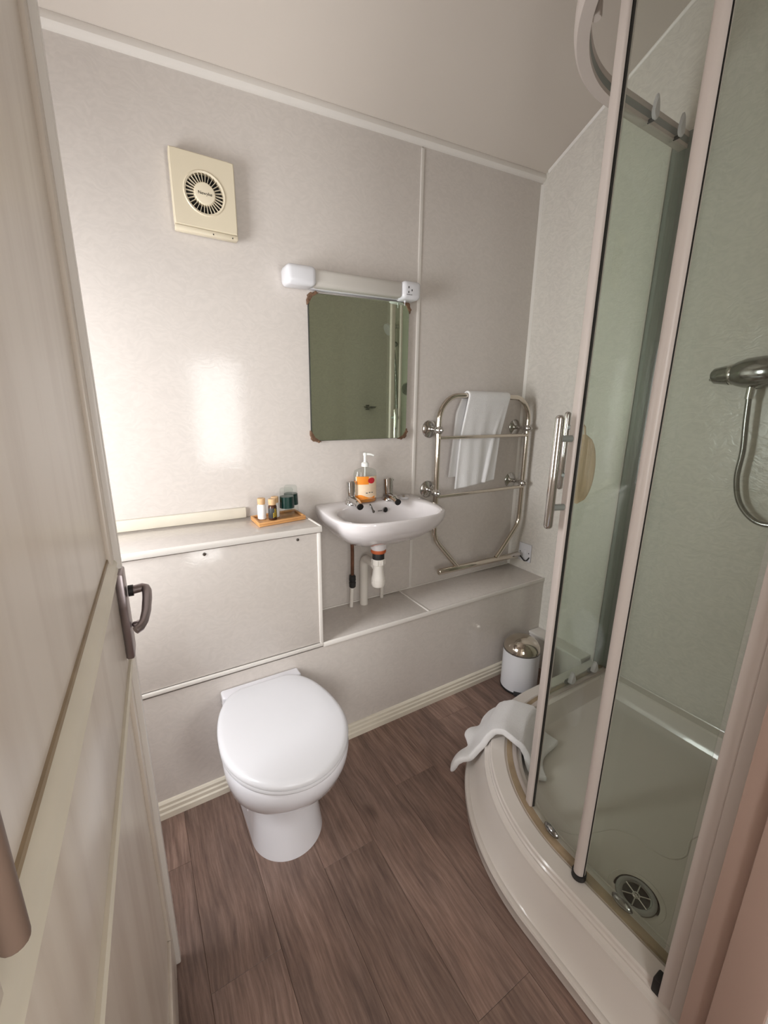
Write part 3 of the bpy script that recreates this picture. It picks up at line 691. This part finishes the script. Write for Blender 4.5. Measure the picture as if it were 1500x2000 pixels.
for x in (xa, xb):
    for z in (1.297, 1.003):
        fx = x + (.020 if x == xa else .012)
        bk_ = MB().lathe([(.042, 0), (.042, .004), (.036, .010), (.020, .014), (.012, .02)], (fx, YB, z), 28, 'y').build('wall_flange', 'chrome', rl)
        MB().tube([(fx, YB - .015, z), (fx - .004, YB - .06, z), (x, ry + .008, z)], [.011, .009, .012], 14).build('stem', 'chrome', bk_)
        MB().lathe([(.010, -.021), (.0175, -.014), (.0205, 0), (.0175, .014), (.010, .021)], (x, ry, z), 20, 'y').build('clamp', 'chrome', bk_)
        MB().lathe([(.008, .018), (.009, .024), (.005, .030), (0, .031)], (x, ry, z), 14, 'y').build('clamp_nut', 'chrome', bk_)

# hand towel over the rail: folded length with a front and a back fall
def towel_pts(x0, x1, shift, zf, zb):
    def fn(u, v):
        # v: 0 front hem -> 1 back hem
        r = rr + .007; half = PI * r; lf = zt - zf; lb_ = zt - zb; Lt = lf + half + lb_; s = v * Lt
        wob = .0045 * math.sin(u * 9 + 1.2) + .003 * math.sin(u * 21 + 3 * v)
        if s < lf:
            z = zf + s; k = (lf - s) / lf
            y = ry - r + min(1, k * 2.2) * (r + .012) + wob * k
            x = x0 + (x1 - x0) * u - shift * k * .55 + (.012 * (u - .5)) * -k
            z -= .030 * (1 - u) * k
            y += -.016 * math.exp(-((u - .72 - .18 * (1 - k)) / .035) ** 2) * k * min(1, 3 * k)
        elif s < lf + half:
            a = PI + (s - lf) / r * -1; y = ry + r * math.cos(a); z = zt + r * math.sin(a); x = x0 + (x1 - x0) * u
        else:
            d = s - lf - half; k = d / lb_; z = zt - d; y = ry + r + .004 + .010 * k - wob * k; x = x0 + (x1 - x0) * u - .030 * min(1, k * 5) - shift * k * .5
        return (x, y, z)
    return fn
ht = MB().grid(towel_pts(1.378, 1.648, .06, 1.035, 1.065), 40, 90).build('hand_towel', 'terry', None, ang=80, label='white cotton hand towel folded over the chrome towel rail', cat='towel', mods=[('SOLIDIFY', dict(thickness=.011, offset=0)), ('SUBSURF', dict(levels=1, render_levels=1))])

# fused spur socket on the right wall and its cable
sk = thing('fused_spur', (XR, 1.522, .545), 'white square fused spur plate on the right wall by the towel rail', 'socket')
MB().box(XR - .009, XR, 1.479, 1.565, .545, .650, bev=.002).build('plate', 'white_plastic', sk)
MB().box(XR - .0105, XR - .008, 1.505, 1.530, .585, .612, bev=.001).build('fuse_holder', 'white_plastic', sk)
for y in (1.492, 1.552): MB().lathe([(.0035, .0), (.003, .0015), (0, .0016)], (XR - .009, y, .598), 10, 'x').build('screw', 'chrome_dark', sk)
MB().tube([(1.842, ry, .585), (1.851, 1.533, .578), (1.856, 1.520, .562), (1.858, 1.508, .553), (1.861, 1.496, .556), (1.866, 1.489, .568), (1.873, 1.487, .575)], .0035, 10).build('cable', 'black', sk)
MB().rod((1.840, ry, .585), (1.852, ry - .004, .581), .008).build('cable_gland', 'black', sk)

# ------------------------------------------------------------------ toilet
TX = .313
def pan(z, w_, wb_, yf_, yc_, yb_, nf=14, ns=8, fl=.0):
    half = []
    for i in range(nf + 1):
        t = PI / 2 * i / nf; half.append((w_ * math.sin(t), yc_ - (yc_ - yf_) * math.cos(t)))
    for i in range(1, ns + 1):
        t = i / ns; k = .5 - .5 * math.cos(PI * t); half.append((w_ + (wb_ - w_) * k, yc_ + (yb_ - yc_) * t))
    pts = [(TX + x, y, z) for x, y in half] + [(TX - x, y, z) for x, y in half[::-1][:-1]]
    return pts
to = thing('toilet', (TX, 1.2, 0), 'white back-to-wall toilet with its lid closed', 'toilet')
YT = YP - .002
L = [pan(0, .118, .122, 1.008, 1.13, YT), pan(.012, .117, .121, 1.010, 1.13, YT), pan(.10, .108, .112, 1.030, 1.14, YT), pan(.17, .108, .112, 1.035, 1.14, YT), pan(.205, .115, .115, 1.020, 1.13, YT),
     pan(.232, .135, .122, .985, 1.12, YT), pan(.262, .158, .13, .945, 1.10, YT), pan(.30, .178, .136, .910, 1.085, YT), pan(.345, .187, .139, .889, 1.08, YT), pan(.382, .189, .141, .880, 1.08, YT), pan(.392, .185, .140, .885, 1.08, YT), pan(.393, .10, .08, .99, 1.08, YT - .06)]
MB().loops(L).build('pan', 'ceramic', to, ang=60)
MB().box(TX - .141, TX + .141, 1.328, YT, .372, .424, bev=.008, seg=3).build('back_ledge', 'ceramic', to)
def egg(z, d, yb_=1.350):
    w_, yf_, yc_ = .192 - d, .873 + d, 1.098; half = []
    for i in range(19):
        t = PI / 2 * i / 18; half.append((w_ * math.sin(t), yc_ - (yc_ - yf_) * math.cos(t)))
    for i in range(1, 19):                                   # convex shoulders down to the short straight hinge edge
        t = PI / 2 * i / 18; wb_ = .070 * w_ / .192; half.append((wb_ + (w_ - wb_) * math.cos(t) ** .92, yc_ + (yb_ - d - yc_) * math.sin(t)))
    return [(TX + x, y, z) for x, y in half] + [(TX - x, y, z) for x, y in half[::-1][:-1]]
MB().loops([egg(.394, .012), egg(.396, .004), egg(.402, .001), egg(.409, .003), egg(.411, .008)]).build('seat', 'white_plastic', to, ang=50)
L = [egg(.412, .006), egg(.4135, .001), egg(.420, 0), egg(.427, .003), egg(.4315, .009), egg(.4335, .018), egg(.4355, .05), egg(.4365, .08)]
MB().loops(L).build('lid', 'white_plastic', to, ang=50)
for s in (-1, 1): MB().rod((TX + s * .055, 1.347, .418), (TX + s * .085, 1.347, .418), .009).build('hinge', 'white_plastic', to)
MB().lathe([(.007, 0), (.0065, .004), (0, .006)], (TX - .1085, 1.20, .06), 12, 'x').build('fixing_cap', 'white_plastic', to)

# ------------------------------------------------------------------ pedal bin
bx_, by_, br_ = 1.588, 1.248, .090
pb = thing('pedal_bin', (bx_, by_, 0), 'small round white pedal bin with domed steel lid on the floor', 'bin')
MB().lathe([(br_ + .001, 0), (br_ + .002, .003), (br_ + .002, .010), (br_, .012)], (bx_, by_, .001), 48).build('base_ring', 'dark_rubber', pb)
MB().lathe([(br_, .012), (br_, .215)], (bx_, by_, .001), 48).build('body', 'white_plastic', pb)
MB().lathe([(br_ + .0015, .215), (br_ + .002, .217), (br_ + .0015, .222)], (bx_, by_, .001), 48).build('rim', 'chrome_dark', pb)
MB().lathe([(br_, .222), (br_ - .004, .238), (br_ - .016, .257), (br_ - .036, .272), (br_ - .06, .280), (0, .283)], (bx_, by_, .001), 48).build('lid', 'nickel', pb)
pd = Vector((-.74, -.67, 0)).normalized(); pe = Vector((-pd.y, pd.x, 0)); c0 = Vector((bx_, by_, 0)) + pd * (br_ - .004)
m_ = MB().box(-.025, .025, 0, .034, .016, .023, bev=.003)
m_.xf(lambda p: c0 + pe * p.x + pd * p.y + Vector((0, 0, p.z))).build('pedal', 'dark_rubber', pb)
m_ = MB().box(-.012, .012, -.002, .022, .004, .017, bev=.002)
m_.xf(lambda p: c0 + pe * p.x + pd * p.y + Vector((0, 0, p.z))).build('pedal_arm', 'dark_rubber', pb)

# ------------------------------------------------------------------ shower tray (quadrant)
QX, QY, QR = 1.41, .50, .55
YW = YF                                                      # near wall face
def qpath(o, y_end=None, x_end=XR, na=60):
    """plan path of the quadrant at outward offset o, from the right wall round to the near wall"""
    r = QR + o; y_end = YW if y_end is None else y_end
    P = [(x_end, QY + r)] + [(QX + (x_end - QX) * (1 - i / 12), QY + r) for i in range(1, 12)]
    P += [(QX + r * math.cos(PI / 2 + PI / 2 * i / na), QY + r * math.sin(PI / 2 + PI / 2 * i / na)) for i in range(na + 1)]
    P += [(QX - r, QY + (y_end - QY) * i / 5) for i in range(1, 6)]
    return P
def closed(o, wl, z, rc=.0):
    P = qpath(o, YW + wl, XR - wl)
    if o > 0: P = [(x, y - o * max(0, min(1, (x - 1.50) / .28)) if x > QX else y) for x, y in P]
    x0, y0 = P[-1]; k = 8; r = max(rc, 1e-4)
    def corner(cx, cy, a0):
        return [(cx + r * math.cos(a0 + PI / 2 * i / k), cy + r * math.sin(a0 + PI / 2 * i / k)) for i in range(k + 1)]
    P2 = [p for p in P]
    P2[-1] = (x0, y0 + r); P2[0] = (XR - wl - r, P2[0][1])
    tail = corner(x0 + r, y0 + r, PI) + corner(XR - wl - r, y0 + r, 1.5 * PI) + corner(XR - wl - r, P[0][1] - r, 0)
    return [(x, y, z) for x, y in P2[1:-1] + tail]
ZR = .172
stt = thing('shower_tray', (1.4, .6, 0), 'off-white quadrant shower tray with stepped curved apron', 'shower tray')
L = [closed(.084, .002, 0), closed(.088, .002, .004), closed(.088, .002, .032), closed(.090, .002, .036), closed(.087, .002, .042), closed(.080, .002, .042), closed(.072, .002, .038), closed(.066, .002, .042), closed(.046, .002, .078), closed(.026, .002, .122), closed(.023, .002, .130), closed(.026, .002, .133), closed(.024, .002, .140), closed(.016, .002, .143), closed(.010, .002, .150), closed(.010, .002, .156), closed(.006, .002, .160), closed(.004, .002, ZR - .004), closed(0, .002, ZR), closed(-.044, .002, ZR + .001), closed(-.052, .004, ZR - .004, .01),
     closed(-.098, .045, ZR - .004, .03), closed(-.106, .052, ZR - .010, .04), closed(-.116, .062, .115, .05), closed(-.132, .076, .092, .06), closed(-.155, .10, .083, .07), closed(-.19, .13, .080, .08)]
MB().loops(L).build('tray', 'tray_acrylic', stt, ang=28)
gx, gy, gz = 1.066, .372, .0805
MB().lathe([(.072, 0), (.070, .0016), (.060, .0018), (.057, .0004), (.057, 0)], (gx, gy, gz - .0002), 40).build('drain_recess', 'tray_acrylic', stt)
dring = MB().lathe([(.052, 0), (.051, .004), (.040, .005), (.034, .003), (.033, 0)], (gx, gy, gz), 40).build('drain', 'chrome_dark', stt)
MB().lathe([(.034, 0), (.034, .0015)], (gx, gy, gz), 32).build('drain_hole', 'black', dring)
for k in range(6):
    t = 2 * PI * k / 6 + .2; MB().cyl((gx, gy, gz + .003), (gx + .036 * math.cos(t), gy + .036 * math.sin(t), gz + .003), .0022, n=8).build('spoke', 'chrome', dring)
MB().lathe([(.010, .001), (.010, .0045), (.006, .006), (.006, .001)], (gx, gy, gz), 20).build('boss', 'chrome', dring)
# moulded wavy step in the tray floor
wav = [(1.03, .62, .0795), (1.08, .565, .0795), (1.14, .54, .0795), (1.20, .515, .0795), (1.235, .47, .0795), (1.24, .42, .0795), (1.26, .375, .0795), (1.31, .355, .0795), (1.38, .37, .0795), (1.44, .35, .0795), (1.48, .30, .0795)]
def smooth(pts, k=6):
    P = [Vector(p) for p in pts]; out = []
    for i in range(len(P) - 1):
        a, b, c, d = P[max(i - 1, 0)], P[i], P[i + 1], P[min(i + 2, len(P) - 1)]
        for j in range(k):
            t = j / k; out.append(.5 * ((2 * b) + (c - a) * t + (2 * a - 5 * b + 4 * c - d) * t * t + (3 * b - a - 3 * c + d) * t ** 3))
    out.append(P[-1]); return out
MB().tube(smooth(wav), .0028, 8).build('moulded_wave', 'tray_acrylic', stt)

# ------------------------------------------------------------------ shower enclosure: rails, wall profiles, fixed panels
en = thing('shower_enclosure', (1.4, .6, ZR), 'white curved frame of the shower enclosure with fixed glass side panels', 'shower frame')
def sweep(prof, path):
    """prof (offset, z) swept along the quadrant path"""
    Ls = []
    paths = [qpath(o, YW + .004, XR - .004) for o, _ in prof]
    for i in range(len(paths[0])): Ls.append([(paths[j][i][0], paths[j][i][1], prof[j][1]) for j in range(len(prof))])
    return MB().loops(Ls)
zr0 = ZR - .004
rail_b = sweep([(-.056, zr0), (-.056, zr0 + .008), (-.060, zr0 + .010), (-.084, zr0 + .010), (-.088, zr0 + .008), (-.088, zr0)], None).build('bottom_rail', 'frame_white', en)
sweep([(-.054, zr0), (-.054, zr0 + .0095), (-.060, zr0 + .0115), (-.072, zr0 + .0115), (-.072, zr0)], None).build('seal', 'brown_channel', rail_b)
zt0, zt1 = 2.318, 2.372
rail_t = sweep([(-.044, zt0 + .006), (-.041, zt0 + .02), (-.041, zt1 - .01), (-.046, zt1), (-.076, zt1), (-.080, zt1 - .004), (-.080, zt0 + .034), (-.074, zt0 + .032), (-.074, zt0 + .014), (-.080, zt0 + .012), (-.080, zt0), (-.050, zt0)], None).build('top_rail', 'frame_white', en)
sweep([(-.0795, zt0 + .013), (-.0795, zt0 + .033), (-.0765, zt0 + .033), (-.0765, zt0 + .013)], None).build('roller_track', 'aluminium', rail_t)
# wall profiles
MB().box(XR - .030, XR, QY + QR - .092, QY + QR - .024, zr0 + .016, zt1, bev=.003).build('wall_profile', 'aluminium', en)
MB().box(XR - .036, XR - .028, QY + QR - .028, QY + QR - .020, zr0 + .016, zt1, bev=.001).build('wall_profile', 'frame_white', en)
MB().box(.833, .905, YW, YW + .027, zr0 + .0, zt1, bev=.004).build('wall_profile', 'frame_white', en)
MB().box(.838, .90, YW + .026, YW + .052, zr0 + .0, zt1, bev=.004).build('wall_profile', 'frame_white', en)
MB().box(.842, .872, YW + .049, YW + .068, zr0 - .006, zr0 + .034, bev=.004).build('corner_cap', 'dark_rubber', en)
gl_o = -.046
# near fixed panel: near wall -> post; far fixed panel: right wall -> x 1.47
zg0, zg1 = zr0 + .012, zt0 + .006
xn = QX - QR - gl_o
MB().box(xn - .003, xn + .003, YW + .03, .45, zg0, zg1).build('fixed_glass', 'shower_glass', en)
post = MB().tube([(xn - .001, .452, ZR + .006), (xn - .001, .452, zt0 + .004)], .0148, 20).build('fixed_post', 'frame_white', en)
MB().box(xn - .006, xn - .003, .4365, .4390, ZR + .02, zt0).build('gasket', 'black', post)
MB().tube([(xn - .001, .452, ZR - .004), (xn - .001, .452, ZR + .004), (xn - .001, .452, ZR + .020)], [.010, .0185, .0185], 20).build('end_cap', 'dark_rubber', post)
yn = QY + QR + gl_o
MB().box(1.47, XR - .02, yn - .003, yn + .003, zg0, zg1).build('fixed_glass', 'shower_glass', en)
MB().box(1.462, 1.474, yn - .010, yn + .008, zg0, zg1, bev=.003).build('fixed_post', 'frame_white', en)
# stop block inside the top rail
MB().lathe([(.011, 0), (.013, .004), (.012, .03), (0, .034)], (QX + (QR - .088) * math.cos(2.33), QY + (QR - .088) * math.sin(2.33), zt0 + .002), 16).build('rail_stop', 'frame_white', en)

# sliding doors
do = -.076
def panel_curve(pl, name, m, par, t=.006):
    vs = []; fs = []
    q = [Vector((x, y, 0)) for x, y in pl]; n = len(q)
    Ls = []
    for i in range(n):
        d = (q[min(i + 1, n - 1)] - q[max(i - 1, 0)]).normalized(); nn = Vector((-d.y, d.x, 0)) * t / 2
        Ls.append([q[i] + nn + Vector((0, 0, zg0)), q[i] - nn + Vector((0, 0, zg0)), q[i] - nn + Vector((0, 0, zg1)), q[i] + nn + Vector((0, 0, zg1))])
    return MB().loops(Ls).build(name, m, par)
def sliding_door(text, pl, nrm0, roll, handle_z):
    """pl: plan polyline from leading edge to trailing edge"""
    p0 = Vector((pl[0][0], pl[0][1], 0)); o = thing('sliding_shower_door', (p0.x, p0.y, zg0), text, 'shower door', 'sliding doors of the shower')
    panel_curve(pl, 'glass', 'shower_glass', o)
    d = (Vector((*pl[1], 0)) - p0).normalized(); nn = Vector(nrm0).normalized()
    a = math.atan2(d.y, d.x)
    def loc(u, v, z): return p0 + d * u + nn * v + Vector((0, 0, z))
    m = MB().box(-.012, .016, -.010, .012, zg0 - .004, zt0 + .01, bev=.005, seg=3).xf(lambda p: loc(p.x, p.y, p.z)); lp = m.build('leading_post', 'frame_white', o)
    m = MB().box(.0158, .0167, -.004, .004, zg0, zt0).xf(lambda p: loc(p.x, p.y, p.z)); m.build('gasket', 'black', lp)
    z0, z1 = handle_z
    hb = MB().rod(loc(.002, .050, z0), loc(.002, .050, z1), .0115, cap=.8).build('handle', 'chrome', o)
    for z in (z0 + .058, z1 - .058): MB().cyl(loc(.002, .010, z), loc(.002, .045, z), .0085, n=16).build('handle_post', 'aluminium', hb)
    for i in roll:
        x, y = pl[i]; dd = (Vector((*pl[min(i + 1, len(pl) - 1)], 0)) - Vector((*pl[i - 1], 0))).normalized(); ni = Vector((-dd.y, dd.x, 0))
        if ni.dot(nn) < 0: ni = -ni
        q = Vector((x, y, 0))
        # top hanger (teardrop plate) inside, and lower guide outside
        gs = -1
        def tq(u, v, w_): return q + dd * u - ni * v + Vector((0, 0, w_))
        poly = [(math.cos(t) * (.017 if math.sin(t) < 0 else .017 * (1 - .45 * math.sin(t))), math.sin(t) * (.022 if math.sin(t) < 0 else .050)) for t in [2 * PI * k / 18 for k in range(18)]]
        mm = MB().loops([[tq(u * s, v, zt0 + .022 + w_ * s) for u, w_ in poly] for s, v in ((1, .018), (1, .024), (.8, .028))]); rb = mm.build('top_roller', 'white_plastic', o)
        MB().cyl(tq(0, .0, zt0 + .004), tq(0, .020, zt0 + .004), .006).build('pin', 'dark_rubber', rb)
        bsh = MB().loops([[tq(.027 * s * math.cos(t), gs * v, zg0 + .014 + .0125 * s * math.sin(t)) for t in [2 * PI * k / 18 for k in range(18)]] for s, v in ((.9, .003), (1, .006), (.9, .011), (.6, .015), (.2, .017))]).build('bottom_guide', 'chrome_dark', o)
        if nrm0[1] > .9: mm = MB().loops([[tq(u * s * 1.2, v, zg0 + .028 + w_ * s * .8) for u, w_ in poly] for s, v in ((1, .003), (1, .014), (.8, .020))]).build('guide_clip', 'white_plastic', bsh)
    return o
a1 = math.atan2(.662 - QY, .973 - QX); r_ = QR + do
pln = [(QX + r_ * math.cos(a1 + (PI - a1) * i / 8), QY + r_ * math.sin(a1 + (PI - a1) * i / 8)) for i in range(9)] + [(QX - r_, QY - .05 * i) for i in range(1, 6)]
sliding_door('near sliding glass shower door, with upright chrome bar handle on its white post', pln, (math.cos(a1), math.sin(a1), 0), (5, 11), (1.092, 1.385))
plf = [(1.424 + .0420 * i, QY + r_) for i in range(11)]
sliding_door('far sliding glass shower door pushed back to the right wall, its handle half hidden', plf, (0, 1, 0), (4, 8), (1.092, 1.39))

# tan mitt hanging inside the near door's post
mt_c = Vector((1.008, .668, 1.245))
tm = thing('bath_mitt', (mt_c.x, mt_c.y, 1.14), 'tan striped oval bath mitt hanging inside behind the shower door post', 'bath mitt')
av = Vector((.83, .55, 0)).normalized(); bv = Vector((.55, -.83, 0)).normalized()
Ls = []
for i in range(15):
    h = -1 + 2 * i / 14; wv = math.sqrt(max(.004, 1 - abs(h) ** 2.2))
    Ls.append([mt_c + bv * (.034 * wv * math.cos(t)) + av * (.008 * wv * math.sin(t)) + Vector((0, 0, h * .092)) for t in [2 * PI * k / 24 for k in range(24)]])
MB().loops(Ls).build('pad', 'mitt_tan', tm)
MB().tube([mt_c + Vector((0, 0, .092)), mt_c + Vector((-.004, 0, .11)), mt_c + Vector((-.012, .003, .118))], .0025, 8).build('loop', 'mitt_tan', tm)

# ------------------------------------------------------------------ shower mixer, hose, riser
my, mz, mxx = .645, 1.525, 1.832
mx_ = thing('shower_mixer', (XR, my, mz), 'chrome shower mixer with lever on the right wall', 'shower mixer')
MB().lathe([(.052, 0), (.052, .006), (.044, .014), (.030, .020)], (XR, my - .02, mz), 32, 'x').build('wall_plate', 'chrome_dark', mx_)
MB().tube([(mxx + .008, my - .13, mz + .004), (mxx, my - .10, mz + .003), (mxx, my - .05, mz + .002), (mxx, my, mz), (mxx, my + .025, mz - .001), (mxx, my + .040, mz - .002)], [.034, .046, .052, .049, .041, .033], 28).build('body', 'chrome_dark', mx_)
MB().tube([(mxx, my + .036, mz - .002), (mxx, my + .042, mz - .002), (mxx, my + .048, mz - .003)], [.0345, .0355, .0335], 28).build('ring', 'chrome', mx_)
lvv = MB().tube([(mxx, my + .046, mz - .003), (mxx, my + .070, mz - .004), (mxx, my + .092, mz - .005), (mxx, my + .100, mz - .006)], [.034, .0305, .0265, .019], 24).build('lever', 'chrome_dark', mx_)
MB().rod((mxx - .004, my + .080, mz - .014), (mxx - .006, my + .106, mz - .018), .006).build('lever_tip', 'chrome', lvv)
MB().cyl((mxx - .004, my - .022, mz - .085), (mxx - .004, my - .022, mz - .036), .012).build('hose_nut', 'chrome', mx_)
hs = thing('shower_hose', (mxx, .52, 1.02), 'chrome flexible shower hose looping down from the mixer', 'hose')
hp = smooth([(mxx - .004, my - .022, mz - .080), (mxx - .004, my - .028, mz - .16), (mxx, my - .036, mz - .26), (mxx + .002, my - .036, mz - .36), (mxx + .004, my - .060, mz - .445), (mxx + .004, my - .115, mz - .498), (mxx + .004, my - .175, mz - .49), (mxx + .004, my - .215, mz - .40), (mxx, my - .235, mz - .2), (mxx - .01, my - .245, mz + .1), (mxx - .03, my - .247, mz + .30)], 8)
MB().tube(hp, .0092, 12).build('hose', 'chrome_dark', hs)
rs = thing('shower_riser', (XR, .36, 1.2), 'chrome shower riser rail with handset on the right wall', 'shower rail')
MB().rod((XR - .05, .355, 1.30), (XR - .05, .355, 2.02), .0105).build('rail', 'chrome', rs)
for z in (1.33, 1.99): MB().cyl((XR, .355, z), (XR - .05, .355, z), .014).build('bracket', 'chrome', rs)
MB().rod((XR - .05, .338, 1.86), (XR - .05, .395, 1.86), .019).build('slider', 'chrome_dark', rs)
hn = MB().tube([(XR - .078, .398, 1.815), (XR - .09, .398, 1.89), (XR - .112, .398, 1.955)], [.012, .013, .016], 16).build('handset', 'white_plastic', rs)
MB().tube([(XR - .112, .398, 1.965), (XR - .128, .398, 1.957), (XR - .14, .398, 1.951)], [.030, .043, .043], 24).build('spray_head', 'white_plastic', hn)
# soap dish on the near shower wall (seen in the mirror)
sd = thing('soap_dish', (1.70, YW, 1.38), 'oval chrome soap dish on the near shower wall, seen in the mirror', 'soap dish')
MB().lathe([(.012, 0), (.045, .004), (.055, .018), (.052, .018), (.043, .007), (0, .005)], (1.70, YW + .05, 1.38), 28, sy=.8).build('dish', 'chrome_dark', sd)
MB().box(1.685, 1.715, YW, YW + .012, 1.37, 1.41, bev=.003).build('bracket', 'chrome_dark', sd)

# ------------------------------------------------------------------ bath towel over the tray rim
def apron_z(o):
    T = [(-.30, .082), (-.155, .085), (-.132, .094), (-.116, .117), (-.106, .163), (-.098, .170), (-.088, .19), (-.04, .19), (0, .175), (.010, .155), (.018, .132), (.030, .118), (.054, .075), (.066, .062), (.09, .057), (.100, .05), (.112, .0)]
    if o <= T[0][0]: return T[0][1]
    for (a, za), (b, zb) in zip(T, T[1:]):
        if a <= o <= b: return za + (zb - za) * (o - a) / (b - a)
    return 0
def mat_fn(u, v):
    # u along the rim (0 near end .. 1 far end), v across (0 outer hem .. 1 inner hem)
    ang0, ang1 = 2.32, 1.86
    lo = .066 + .045 * (1 - u) + .022 * math.sin(u * 15 + 1.0) * (1 - u)    # reach of outer hem
    li = -.200 + .012 * math.sin(u * 5)
    o = lo + (li - lo) * v
    fan = 1 + (.30 if o > 0 else .55) * max(0, min(1, (o if o > 0 else -o - .05) / .12)) * .6
    am = (ang0 + ang1) / 2
    a = am + (ang0 - am) * fan * (1 - 2 * u)
    gather = 1 - .25 * max(0, 1 - abs(o + .01) / .09)
    a = am + (a - am) * gather
    f_ = max(0, (o - .01) / .1)
    lift = .015 + .012 * max(0, 1 - abs(o + .03) / .07) + .020 * f_ * (0.5 + .5 * math.sin(u * 14 + 1.3)) + .003 * math.sin(u * 6 + v * 5)
    r = QR + o + .014 * f_
    z = max(apron_z(o), apron_z(o + .018) if o < 0 else 0, apron_z(o - .012) - .012) + lift
    return (QX + r * math.cos(a), QY + r * math.sin(a), z)
MB().grid(mat_fn, 36, 48).build('bath_towel', 'terry', None, ang=80, label='white towelling bath mat draped over the curved shower tray rim', cat='towel', mods=[('SOLIDIFY', dict(thickness=.024, offset=0)), ('SUBSURF', dict(levels=1, render_levels=1))])
